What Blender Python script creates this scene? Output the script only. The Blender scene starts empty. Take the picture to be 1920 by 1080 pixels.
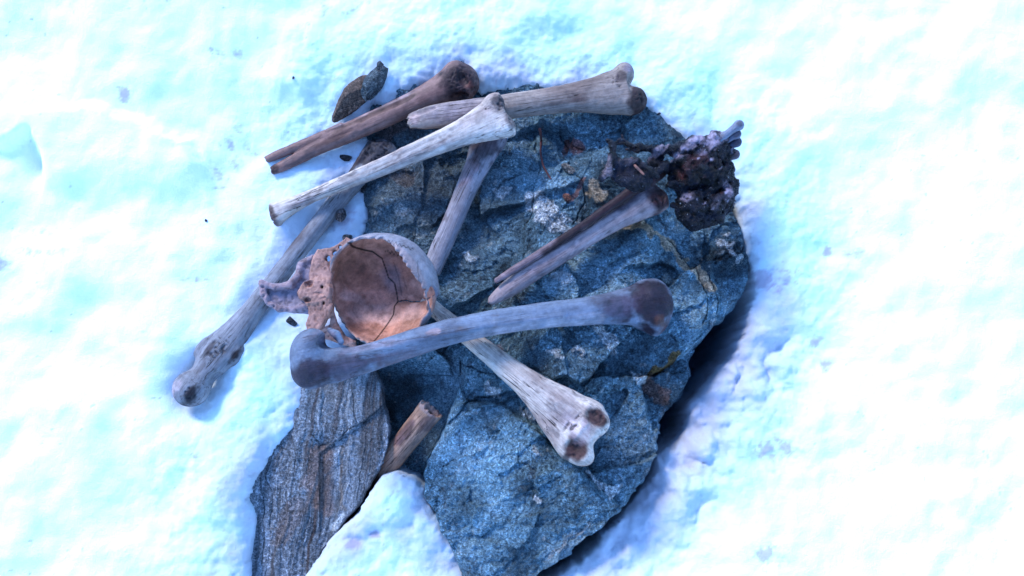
import bpy, math
import numpy as np
from mathutils import Matrix, Vector

# ------------------------------------------------------------------ camera, sky, sun, exposure
scene = bpy.context.scene
TILT, DIST, FOC = math.radians(10.0), 0.95, 1635.0            # FOC in pixels of a 1920 px wide frame
CAM = np.array([0.0, -DIST * math.sin(TILT), DIST * math.cos(TILT)])
RIGHT = np.array([1.0, 0, 0]); UP = np.array([0, math.cos(TILT), math.sin(TILT)])
FWD = np.array([0, math.sin(TILT), -math.cos(TILT)])
cam = bpy.data.cameras.new('camera'); camo = bpy.data.objects.new('camera', cam)
scene.collection.objects.link(camo); scene.camera = camo
camo.location = CAM; camo.rotation_euler = (TILT, 0, 0)
cam.sensor_fit = 'HORIZONTAL'; cam.angle = 2 * math.atan(960 / FOC)
cam.clip_start = 0.01; cam.clip_end = 500

SUN_ELEV, SUN_AZ = math.radians(34), math.radians(-38)          # azimuth clockwise from +Y (image up)
world = bpy.data.worlds.new('World'); scene.world = world; world.use_nodes = True
nt = world.node_tree; nt.nodes.clear()
sky = nt.nodes.new('ShaderNodeTexSky'); sky.sky_type = 'NISHITA'; sky.sun_disc = False
sky.sun_elevation = SUN_ELEV; sky.sun_rotation = SUN_AZ; sky.altitude = 4500
sky.air_density = 1.8; sky.dust_density = 0.0; sky.ozone_density = 8.5
bg = nt.nodes.new('ShaderNodeBackground'); bg.inputs['Strength'].default_value = 0.15
wo = nt.nodes.new('ShaderNodeOutputWorld')
nt.links.new(sky.outputs[0], bg.inputs[0]); nt.links.new(bg.outputs[0], wo.inputs[0])
sun = bpy.data.lights.new('sun', 'SUN'); sun.energy = 0.76; sun.angle = math.radians(15); sun.color = (1.0, 0.97, 0.92)
suno = bpy.data.objects.new('sun', sun); scene.collection.objects.link(suno)
sd = Vector((math.sin(SUN_AZ) * math.cos(SUN_ELEV), math.cos(SUN_AZ) * math.cos(SUN_ELEV), math.sin(SUN_ELEV)))
suno.rotation_euler = sd.to_track_quat('Z', 'Y').to_euler(); suno.location = sd * 5
scene.view_settings.view_transform = 'Standard'; scene.view_settings.look = 'None'
scene.view_settings.gamma = 1.0; scene.view_settings.use_curve_mapping = False
scene.view_settings.exposure = 2.3
scene.cycles.use_denoising = True
scene.cycles.max_bounces = 6; scene.cycles.diffuse_bounces = 4

# ------------------------------------------------------------------ pixel <-> place
def P(px, py, z=0.0):
    px, py, z = np.broadcast_arrays(np.asarray(px, float), np.asarray(py, float), np.asarray(z, float))
    d = FWD * FOC + RIGHT * (px - 960)[..., None] + UP * (540 - py)[..., None]
    t = (z - CAM[2]) / d[..., 2]
    return CAM + d * t[..., None]
def proj(p):
    q = p - CAM; dz = q @ FWD
    return np.stack([960 + FOC * (q @ RIGHT) / dz, 540 - FOC * (q @ UP) / dz], -1)
MM = DIST / FOC                                                # metres per pixel at z = 0

# ------------------------------------------------------------------ noise and numeric helpers
_LAT = np.random.default_rng(12).uniform(-1, 1, (128, 128, 128)).astype(np.float32).ravel()
def vnoise(p, seed=0):
    p = p + np.array([seed * 7.31 % 97, seed * 13.7 % 89, seed * 3.77 % 83])
    fl = np.floor(p); f = (p - fl).astype(np.float32); f = f * f * f * (f * (f * 6 - 15) + 10); pi = fl.astype(np.int32) & 127
    qi = (pi + 1) & 127
    xs = (pi[:, 0] << 14, qi[:, 0] << 14); ys = (pi[:, 1] << 7, qi[:, 1] << 7); zs = (pi[:, 2], qi[:, 2])
    fx, fy, fz = f[:, 0], f[:, 1], f[:, 2]
    def lx(b, d): k = ys[b] + zs[d]; n = _LAT[xs[0] + k]; return n + (_LAT[xs[1] + k] - n) * fx
    def ly(d): n = lx(0, d); return n + (lx(1, d) - n) * fy
    n = ly(0); return n + (ly(1) - n) * fz
def fbm(p, scale, octv=4, seed=0, gain=0.5, ridged=False):
    s = 0; a = 1.0; t = 0
    for o in range(octv):
        n = vnoise(p * scale * 2.03 ** o + 17.3 * o, seed + o)
        if ridged: n = 1 - 2 * np.abs(n)
        s = s + a * n; t += a; a *= gain
    return s / t
def sstep(a, b, x): t = np.clip((x - a) / (b - a), 0, 1); return t * t * (3 - 2 * t)
def poly_sd(q, poly, closed=True):
    """distance to a polyline; for closed polygons negative inside"""
    poly = np.asarray(poly, float); n = len(poly)
    best = np.full(len(q), 1e18); ins = np.zeros(len(q), bool)
    for i in range(n if closed else n - 1):
        a = poly[i]; b = poly[(i + 1) % n]; e = b - a; w = q - a
        t = np.clip((w @ e) / max(e @ e, 1e-12), 0, 1)
        r = w - t[:, None] * e
        best = np.minimum(best, (r * r).sum(1))
        if closed:
            c = (a[1] <= q[:, 1]) != (b[1] <= q[:, 1])
            with np.errstate(divide='ignore', invalid='ignore'):
                xx = a[0] + (q[:, 1] - a[1]) / (b[1] - a[1]) * e[0]
            ins ^= c & (q[:, 0] < xx)
    d = np.sqrt(best)
    return np.where(ins, -d, d) if closed else d
class TPS:
    """smooth surface through scattered (px, py, value) points"""
    def __init__(s, pts, lam=60.0):
        pts = np.asarray(pts, float); s.c = pts[:, :2]; n = len(pts)
        A = np.zeros((n + 3, n + 3)); A[:n, :n] = s.k(s.c, s.c) + lam * np.eye(n)
        A[:n, n] = 1; A[:n, n + 1:] = s.c; A[n, :n] = 1; A[n + 1:, :n] = s.c.T
        s.w = np.linalg.solve(A, np.r_[pts[:, 2], 0, 0, 0])
    def k(s, a, b):
        r2 = ((a[:, None, :] - b[None]) ** 2).sum(-1) / 1e4
        return r2 * np.log(r2 + 1e-9)
    def __call__(s, q):
        n = len(s.c); out = s.w[n] + q @ s.w[n + 1:]
        for i in range(n):
            r2 = ((q - s.c[i]) ** 2).sum(-1) / 1e4
            out = out + s.w[i] * r2 * np.log(r2 + 1e-9)
        return out
def resample(poly, n, closed=True):
    p = np.asarray(poly, float)
    if closed: p = np.vstack([p, p[:1]])
    s = np.r_[0, np.cumsum(np.linalg.norm(np.diff(p, axis=0), axis=1))]
    t = np.linspace(0, s[-1], n, endpoint=not closed)
    return np.stack([np.interp(t, s, p[:, 0]), np.interp(t, s, p[:, 1])], -1)

# ------------------------------------------------------------------ resting map (what lies under a thing)
CELL, X0, Y0, NXR, NYR = 0.003, -0.75, -0.6, 500, 400
ZMAP = np.full((NXR, NYR), -0.4)
def zcells(w):
    return np.clip(((w[:, 0] - X0) / CELL).astype(int), 0, NXR - 1), np.clip(((w[:, 1] - Y0) / CELL).astype(int), 0, NYR - 1)
def stamp(w):
    i, j = zcells(w); np.maximum.at(ZMAP, (i, j), w[:, 2])
def drop(w):
    """vertical shift that sets points w down on what is there"""
    i, j = zcells(w); return (ZMAP[i, j] - w[:, 2]).max()

# ------------------------------------------------------------------ mesh helpers
def tag(o, label=None, cat=None, group=None, kind=None):
    if label: o['label'] = label
    if cat: o['category'] = cat
    if group: o['group'] = group
    if kind: o['kind'] = kind
    return o
def mesh_obj(name, v, f, mat, parent=None, mw=None, cols=None, smooth=True, extra=None):
    me = bpy.data.meshes.new(name)
    v = np.ascontiguousarray(v, np.float32); f = np.ascontiguousarray(f, np.int32); k = f.shape[1]
    me.vertices.add(len(v)); me.vertices.foreach_set('co', v.ravel())
    me.loops.add(f.size); me.loops.foreach_set('vertex_index', f.ravel())
    me.polygons.add(len(f)); me.polygons.foreach_set('loop_start', np.arange(0, f.size, k, dtype=np.int32))
    me.polygons.foreach_set('loop_total', np.full(len(f), k, np.int32))
    me.polygons.foreach_set('use_smooth', np.full(len(f), smooth))
    if cols is not None:
        a = me.attributes.new('col', 'FLOAT_COLOR', 'POINT')
        c4 = np.ones((len(v), 4), np.float32); c4[:, :3] = np.clip(cols, 0, 1); a.data.foreach_set('color', c4.ravel())
    for nm, val in (extra or {}).items():
        a = me.attributes.new(nm, 'FLOAT', 'POINT'); a.data.foreach_set('value', np.ascontiguousarray(val, np.float32))
    me.update(calc_edges=True); me.validate()
    me.materials.append(mat)
    o = bpy.data.objects.new(name, me); scene.collection.objects.link(o)
    if mw is not None: o.matrix_world = mw
    if parent is not None: o.parent = parent
    return o
def grid_faces(nu, nv, wrap_u=False):
    i = np.arange(nu if wrap_u else nu - 1)[:, None]; j = np.arange(nv - 1)[None]
    a = i * nv + j; b = ((i + 1) % nu) * nv + j
    return np.stack([a, b, b + 1, a + 1], -1).reshape(-1, 4)
def vnormals(v, f):
    n = np.zeros_like(v); a = np.cross(v[f[:, 2]] - v[f[:, 0]], v[f[:, 3]] - v[f[:, 1]])
    for k in range(4): np.add.at(n, f[:, k], a)
    return n / (np.linalg.norm(n, axis=1, keepdims=True) + 1e-12)
def surface_nets(F, org, h):
    """quads of the zero level of F (negative inside)"""
    S = F < 0; nx, ny, nz = F.shape
    cnt = np.zeros((nx - 1, ny - 1, nz - 1), np.int8)
    for a in (0, 1):
        for b in (0, 1):
            for c in (0, 1):
                cnt += S[a:nx - 1 + a, b:ny - 1 + b, c:nz - 1 + c]
    ci = np.argwhere((cnt > 0) & (cnt < 8))
    idx = np.full(cnt.shape, -1, np.int32); idx[tuple(ci.T)] = np.arange(len(ci))
    acc = np.zeros((len(ci), 3)); num = np.zeros(len(ci))
    for ax in range(3):
        o1, o2 = [k for k in range(3) if k != ax]
        for b in (0, 1):
            for c in (0, 1):
                p = ci.copy(); p[:, o1] += b; p[:, o2] += c; q = p.copy(); q[:, ax] += 1
                fa = F[tuple(p.T)]; fb = F[tuple(q.T)]; m = (fa < 0) != (fb < 0)
                t = fa[m] / (fa[m] - fb[m]); pt = p[m].astype(float); pt[:, ax] += t
                acc[m] += pt; num[m] += 1
    v = acc / num[:, None] * h + np.asarray(org)
    fs = []
    for ax in range(3):
        o1, o2 = [(1, 2), (2, 0), (0, 1)][ax]
        A = np.moveaxis(S, (ax, o1, o2), (0, 1, 2)); I = np.moveaxis(idx, (ax, o1, o2), (0, 1, 2))
        m = A[:-1, 1:-1, 1:-1] != A[1:, 1:-1, 1:-1]
        e = np.argwhere(m); i, j, k = e[:, 0], e[:, 1] + 1, e[:, 2] + 1
        qd = np.stack([I[i, j - 1, k - 1], I[i, j, k - 1], I[i, j, k], I[i, j - 1, k]], -1)
        flip = ~A[i, j, k]; qd[flip] = qd[flip][:, ::-1]
        fs.append(qd)
    return v, np.concatenate(fs)
def relax(v, f, it=2, lam=0.5):
    for _ in range(it):
        s = np.zeros_like(v); c = np.zeros(len(v))
        for k in range(4):
            a, b = f[:, k], f[:, (k + 1) % 4]
            np.add.at(s, a, v[b]); np.add.at(s, b, v[a]); np.add.at(c, a, 1); np.add.at(c, b, 1)
        v = v + lam * (s / np.maximum(c, 1)[:, None] - v)
    return v
def smin(a, b, k): h = np.clip(0.5 + 0.5 * (b - a) / k, 0, 1); return b + (a - b) * h - k * h * (1 - h)
def smax(a, b, k): return -smin(-a, -b, k)
class Box3:
    """sampling box in millimetres with distance functions"""
    def __init__(s, lo, hi, h):
        s.lo = np.asarray(lo, float); s.h = h; n = np.ceil((np.asarray(hi) - s.lo) / h).astype(int) + 1
        s.x = (s.lo[0] + h * np.arange(n[0])).astype(np.float32)[:, None, None]
        s.y = (s.lo[1] + h * np.arange(n[1])).astype(np.float32)[None, :, None]
        s.z = (s.lo[2] + h * np.arange(n[2])).astype(np.float32)[None, None, :]
    def ell(s, c, r, rz=0.0):
        dx, dy, dz = s.x - c[0], s.y - c[1], s.z - c[2]
        if rz: ca, sa = math.cos(rz), math.sin(rz); dx, dy = dx * ca + dy * sa, -dx * sa + dy * ca
        k0 = np.sqrt((dx / r[0]) ** 2 + (dy / r[1]) ** 2 + (dz / r[2]) ** 2)
        k1 = np.sqrt((dx / r[0] ** 2) ** 2 + (dy / r[1] ** 2) ** 2 + (dz / r[2] ** 2) ** 2)
        return k0 * (k0 - 1) / (k1 + 1e-6)
    def plate(s, poly, z0, t, slope=(0, 0), k=1.5):
        X, Y = np.meshgrid(s.x[:, 0, 0], s.y[0, :, 0], indexing='ij')
        d = poly_sd(np.stack([X.ravel(), Y.ravel()], -1), poly).reshape(X.shape)[:, :, None].astype(np.float32)
        c = np.mean(poly, 0); zc = z0 + slope[0] * (s.x - c[0]) + slope[1] * (s.y - c[1])
        return smax(d, np.abs(s.z - zc) - t, k)
    def cap(s, a, b, ra, rb):
        a = np.asarray(a, float); e = np.asarray(b, float) - a; L = e @ e + 1e-9
        dx, dy, dz = s.x - a[0], s.y - a[1], s.z - a[2]
        t = np.clip((dx * e[0] + dy * e[1] + dz * e[2]) / L, 0, 1)
        return np.sqrt((dx - t * e[0]) ** 2 + (dy - t * e[1]) ** 2 + (dz - t * e[2]) ** 2) - (ra + (rb - ra) * t)
    def chain(s, pts, k=1.0):
        d = None
        for p, q in zip(pts[:-1], pts[1:]):
            c = s.cap(p[:3], q[:3], p[3], q[3]); d = c if d is None else smin(d, c, k)
        return d
    def mesh(s, F, it=1):
        v, f = surface_nets(F.astype(np.float32), s.lo, s.h)
        return relax(v, f, it) * 0.001, f

# ------------------------------------------------------------------ materials
def new_mat(name):
    m = bpy.data.materials.new(name); m.use_nodes = True; t = m.node_tree
    b = t.nodes['Principled BSDF']; return m, t, b
def node(t, kind, **kw):
    n = t.nodes.new(kind)
    for k, v in kw.items():
        if k in n.inputs: n.inputs[k].default_value = v
        else: setattr(n, k, v)
    return n
def tex_coord(t, scale=(1, 1, 1)):
    tc = t.nodes.new('ShaderNodeTexCoord'); mp = t.nodes.new('ShaderNodeMapping'); mp.inputs['Scale'].default_value = scale
    t.links.new(tc.outputs['Object'], mp.inputs['Vector']); return mp.outputs[0]
def noise(t, vec, scale, detail=4, rough=0.6, dist=0.0):
    n = node(t, 'ShaderNodeTexNoise', Scale=scale, Detail=detail, Roughness=rough, Distortion=dist)
    t.links.new(vec, n.inputs['Vector']); return n.outputs['Fac']
def ramp(t, fac, stops, interp='LINEAR'):
    r = t.nodes.new('ShaderNodeValToRGB'); r.color_ramp.interpolation = interp; e = r.color_ramp.elements
    while len(e) < len(stops): e.new(0.5)
    for k, (p, c) in enumerate(stops):
        e[k].position = p; e[k].color = (c, c, c, 1) if np.isscalar(c) else (*c, 1)
    t.links.new(fac, r.inputs[0]); return r.outputs[0]
def mixc(t, kind, fac, a, b):
    m = t.nodes.new('ShaderNodeMix'); m.data_type = 'RGBA'; m.blend_type = kind
    for s, v in ((0, fac), (6, a), (7, b)):
        if isinstance(v, bpy.types.NodeSocket): t.links.new(v, m.inputs[s])
        elif s == 0: m.inputs[0].default_value = v
        else: m.inputs[s].default_value = (*v, 1)
    return m.outputs[2]
def math_n(t, op, a, b=None, c=None):
    m = t.nodes.new('ShaderNodeMath'); m.operation = op
    for s, v in enumerate((a, b, c)):
        if v is None: continue
        if isinstance(v, bpy.types.NodeSocket): t.links.new(v, m.inputs[s])
        else: m.inputs[s].default_value = v
    return m.outputs[0]
def bump(t, b, height, dist, strength=1.0, prev=None):
    n = t.nodes.new('ShaderNodeBump'); n.inputs['Distance'].default_value = dist; n.inputs['Strength'].default_value = strength
    t.links.new(height, n.inputs['Height'])
    if prev: t.links.new(prev, n.inputs['Normal'])
    t.links.new(n.outputs[0], b.inputs['Normal']); return n.outputs[0]
def vcol(t):
    a = t.nodes.new('ShaderNodeAttribute'); a.attribute_name = 'col'; return a.outputs['Color']

def snow_material():
    m, t, b = new_mat('snow'); v = tex_coord(t)
    n1 = noise(t, v, 260, 5, 0.7); n2 = noise(t, v, 900, 3, 0.6)
    c = mixc(t, 'MULTIPLY', 1.0, vcol(t), ramp(t, n1, [(0.25, (0.93, 0.95, 0.96)), (0.6, 1.0)]))
    t.links.new(c, b.inputs['Base Color']); b.inputs['Roughness'].default_value = 0.75
    b.inputs['Specular IOR Level'].default_value = 0.25
    p = bump(t, b, n1, 0.0014, 0.7); bump(t, b, n2, 0.0009, 0.6, p); return m
def rock_material(name, banded=False):
    m, t, b = new_mat(name); v = tex_coord(t)
    vs = tex_coord(t, (1.0, 0.2, 1.0)) if banded else tex_coord(t, (1.0, 1.0, 1.0))
    n1 = noise(t, vs, 150, 6, 0.75, 0.3); n2 = noise(t, v, 520, 4, 0.75); n3 = noise(t, v, 1300, 2, 0.6)
    n4 = noise(t, v, 60, 4, 0.6, 0.6)
    n5 = noise(t, v, 270, 5, 0.8, 0.2)
    c = mixc(t, 'MULTIPLY', 1.0, vcol(t), ramp(t, n1, [(0.3, 0.45), (0.5, 0.95), (0.7, 1.6)]))
    c = mixc(t, 'MULTIPLY', ramp(t, noise(t, v, 11, 3, 0.6), [(0.35, 0.3), (0.62, 1.0)]), c, ramp(t, n5, [(0.34, 0.22), (0.5, 0.9), (0.66, 2.3)]))
    c = mixc(t, 'MULTIPLY', 1.0, c, ramp(t, n2, [(0.32, 0.4), (0.5, 0.95), (0.68, 1.8)]))
    c = mixc(t, 'MIX', ramp(t, n3, [(0.66, 0.0), (0.73, 0.6)]), c, (0.55, 0.55, 0.55))
    c = mixc(t, 'MIX', ramp(t, n4, [(0.60, 0.0), (0.74, 0.35)]), c, (0.15, 0.085, 0.06))
    t.links.new(c, b.inputs['Base Color'])
    r = ramp(t, n2, [(0.3, 0.8), (0.7, 0.38)]); t.links.new(r, b.inputs['Roughness']); b.inputs['Specular IOR Level'].default_value = 0.2
    p = bump(t, b, n1, 0.006 if not banded else 0.0025, 1.0); p = bump(t, b, n5, 0.004, 1.0, p); p = bump(t, b, n2, 0.0025, 1.0, p); bump(t, b, n3, 0.0012, 0.8, p)
    return m
def bone_material(name, grain=1.0, crack=1.0, rough=0.55):
    m, t, b = new_mat(name)
    v = tex_coord(t, (9, 110, 110)); v2 = tex_coord(t); v3 = tex_coord(t, (22, 420, 420))
    g1 = noise(t, v, 1.6, 5, 0.65, 0.4); g2 = noise(t, v3, 1.3, 3, 0.6); n = noise(t, v2, 120, 5, 0.7); pit = noise(t, v2, 650, 2, 0.5)
    c = mixc(t, 'MULTIPLY', grain, vcol(t), ramp(t, g1, [(0.3, (0.72, 0.70, 0.70)), (0.5, (0.97, 0.97, 0.97)), (0.7, (1.15, 1.13, 1.1))]))
    c = mixc(t, 'MULTIPLY', 0.8 * grain, c, ramp(t, g2, [(0.3, (0.68, 0.64, 0.62)), (0.55, 1.0)]))
    c = mixc(t, 'MULTIPLY', 1.0, c, ramp(t, n, [(0.3, (0.72, 0.7, 0.7)), (0.6, 1.05)]))
    k = ramp(t, noise(t, tex_coord(t, (3.2, 60, 60)), 1.9, 3, 0.55, 0.7), [(0.488, 0.0), (0.498, 1.0), (0.502, 1.0), (0.512, 0.0)])
    k = math_n(t, 'MULTIPLY', k, ramp(t, noise(t, v2, 22, 3, 0.6), [(0.42, 0.0), (0.54, crack)]))
    c = mixc(t, 'MIX', k, c, (0.035, 0.02, 0.018))
    t.links.new(c, b.inputs['Base Color'])
    b.inputs['Roughness'].default_value = rough; b.inputs['Specular IOR Level'].default_value = 0.12
    h = math_n(t, 'SUBTRACT', math_n(t, 'MULTIPLY', g1, 0.5), k)
    p = bump(t, b, h, 0.0009, 0.8); p = bump(t, b, n, 0.0014, 0.7, p); bump(t, b, pit, 0.0006, 0.6, p); return m
def skull_material():
    m, t, b = new_mat('skull_bone'); v = tex_coord(t)
    n1 = noise(t, v, 38, 6, 0.65, 0.8); n2 = noise(t, v, 160, 5, 0.7); n3 = noise(t, v, 700, 3, 0.6)
    c = mixc(t, 'MULTIPLY', 1.0, vcol(t), ramp(t, n1, [(0.3, (0.55, 0.5, 0.48)), (0.5, 1.0), (0.7, (1.35, 1.3, 1.25))]))
    c = mixc(t, 'MULTIPLY', 1.0, c, ramp(t, n2, [(0.3, (0.7, 0.67, 0.66)), (0.55, 1.05)]))
    c = mixc(t, 'MIX', ramp(t, n3, [(0.68, 0.0), (0.74, 0.5)]), c, (0.05, 0.03, 0.025))
    t.links.new(c, b.inputs['Base Color']); b.inputs['Roughness'].default_value = 0.5; b.inputs['Specular IOR Level'].default_value = 0.12
    p = bump(t, b, n1, 0.002, 0.6); p = bump(t, b, n2, 0.0015, 0.8, p); bump(t, b, n3, 0.0005, 0.6, p); return m
def flesh_material():
    m, t, b = new_mat('mummified_flesh'); v = tex_coord(t)
    n1 = noise(t, v, 110, 5, 0.7, 0.5); n2 = noise(t, v, 420, 4, 0.7)
    c = mixc(t, 'MULTIPLY', 1.0, vcol(t), ramp(t, n1, [(0.38, 0.12), (0.66, 1.3)]))
    c = mixc(t, 'MIX', ramp(t, n2, [(0.655, 0.0), (0.70, 0.9)]), c, (0.55, 0.55, 0.6))
    t.links.new(c, b.inputs['Base Color']); b.inputs['Roughness'].default_value = 0.3; b.inputs['Specular IOR Level'].default_value = 0.16
    p = bump(t, b, n1, 0.004, 1.0); bump(t, b, n2, 0.002, 1.0, p); return m
M_SNOW = snow_material(); M_ROCK = rock_material('grey_rock'); M_SLAB = rock_material('banded_rock', True)
M_BONE = bone_material('weathered_bone'); M_SMOOTH = bone_material('smooth_bone', 0.6, 0.5, 0.45)
M_SKULL = skull_material(); M_FLESH = flesh_material()

# ------------------------------------------------------------------ the big boulder
ROCK = np.array([0.120, 0.200, 0.245])
def star_sheet(outline_px, z_out, centre_px, zfun, nth, nr, depth, inset, n_side=40, rough=0.0, seed=3):
    """top sheet of a rock inside a traced outline, then its sides going down"""
    o = P(np.array(outline_px)[:, 0], np.array(outline_px)[:, 1], z_out)[:, :2]
    c = P(*centre_px, z_out)[:2]
    o = resample(o, nth)
    k = np.arange(nth) / nth * 2 * np.pi
    nz = fbm(np.stack([np.cos(k) * 9, np.sin(k) * 9, k * 0], -1), 1.0, 5, seed) * rough
    o = o + (o - c) / np.linalg.norm(o - c, axis=1, keepdims=True) * nz[:, None]
    t = np.linspace(0.0, 1, nr) ** 0.72
    xy = c + (o - c)[:, None] * t[None, :, None]
    top = np.concatenate([xy, zfun(xy.reshape(-1, 2)).reshape(nth, nr, 1)], -1)
    s = np.linspace(0, 1, n_side + 1)[1:]
    side = np.repeat(top[:, -1:, :], n_side, 1)
    out = (o - c) / np.linalg.norm(o - c, axis=1, keepdims=True)
    side[:, :, :2] += out[:, None] * (0.006 * np.sin(s * 3.0) * (1 - s) - inset * s ** 1.4)[None, :, None]
    side[:, :, 2] -= depth * s[None] ** 1.15
    V = np.concatenate([top, side], 1); nv = V.shape[1]
    return V.reshape(-1, 3), grid_faces(nth, nv, True), nv, np.tile(np.r_[np.zeros(nr), s], nth)

MAIN = TPS([(1100,600,0),(1000,300,-17),(850,330,-27),(720,350,-34),(690,430,-36),(750,520,-50),(850,450,-27),(950,500,-17),(1050,450,-6),
  (1150,300,-16),(1250,270,-36),(1060,215,-38),(950,170,-40),(870,130,-24),(800,180,-18),(725,200,-20),(650,260,-48),(620,480,-60),(1330,350,-40),(1385,450,-42),
  (1390,530,-42),(1330,600,-26),(1250,450,-14),(1250,640,-8),(1215,800,-14),(1120,740,0),(1000,690,-9),(900,640,-22),(780,620,-42),(640,640,-64),
  (900,790,-6),(850,880,-10),(900,1000,-22),(1000,900,-8),(1090,980,-26),(880,1090,-38),(1000,1090,-44),(700,560,-58),(1170,900,-18),(1300,700,-20)])
RECESS = TPS([(700,660,-62),(780,640,-48),(860,640,-40),(850,720,-70),(780,740,-80),(720,800,-96),(780,860,-92),(700,920,-110),(640,700,-80),(760,960,-112),(820,1080,-120)])
RECESS_POLY = [(560,640),(700,655),(800,640),(868,668),(872,700),(856,752),(838,792),(812,842),(793,886),(800,930),(826,990),(850,1040),(866,1082),(880,1140),(540,1140)]
def wig(q, amp, sc, seed):
    p = np.c_[q, np.zeros(len(q))] / sc
    return q + amp * np.stack([fbm(p, 1, 3, seed), fbm(p, 1, 3, seed + 50)], -1)
def step_line(q, line, side_h, near, far, width=5.0):
    """raise the ground on the left of a polyline, fading out with distance"""
    line = np.asarray(line, float); d = poly_sd(q, line, False)
    sgn = np.zeros(len(q)); best = np.full(len(q), 1e18)
    for a, b in zip(line[:-1], line[1:]):
        e = b - a; w = q - a; t = np.clip((w @ e) / (e @ e), 0, 1); r = ((w - t[:, None] * e) ** 2).sum(1)
        m = r < best; best[m] = r[m]; sgn[m] = np.sign(e[0] * w[m, 1] - e[1] * w[m, 0])
    return side_h * sstep(-width, width, -sgn * d) * (1 - sstep(near, far, d))
def plates(q, n, lo, hi, amp, slope, seed, stretch=1.0):
    """angular facets: every patch has its own level and tilt"""
    rg = np.random.default_rng(seed); sp = rg.uniform(lo, hi, (n, 2)); off = rg.normal(0, amp, n); tl = rg.normal(0, slope, (n, 2))
    best = np.full(len(q), 1e18, np.float32); out = np.zeros(len(q)); ca, sa = math.cos(0.6), math.sin(0.6)
    for i in range(n):
        d = q - sp[i]; dx = d[:, 0] * ca - d[:, 1] * sa; dy = d[:, 0] * sa + d[:, 1] * ca
        r = (dx / stretch) ** 2 + dy ** 2; m = r < best; best[m] = r[m]; out[m] = off[i] + d[m] @ tl[i]
    return out
CRACKS = [[(1003,235),(1012,300),(1004,345),(1002,390),(985,420),(988,470),(965,520)], [(1213,706),(1240,690),(1268,672),(1300,650)],
  [(1160,430),(1215,428),(1260,450),(1300,500),(1322,560),(1320,610),(1290,650)], [(1330,520),(1345,570),(1335,620),(1310,650)],
  [(856,752),(900,748),(945,757),(985,788),(1040,842),(1110,905),(1150,940)], [(1000,690),(1060,740),(1120,760),(1180,700),(1215,705)], [(1140,560),(1180,600),(1190,660)],
  [(1060,480),(1110,520),(1090,560)], [(1050,230),(1075,262),(1120,285),(1180,300),(1240,330)], [(1345,390),(1365,430),(1372,480)],
  [(860,680),(920,700),(990,730)], [(700,640),(800,655)], [(1190,560),(1270,640)], [(1085,330),(1100,380),(1075,420)]]
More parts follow.
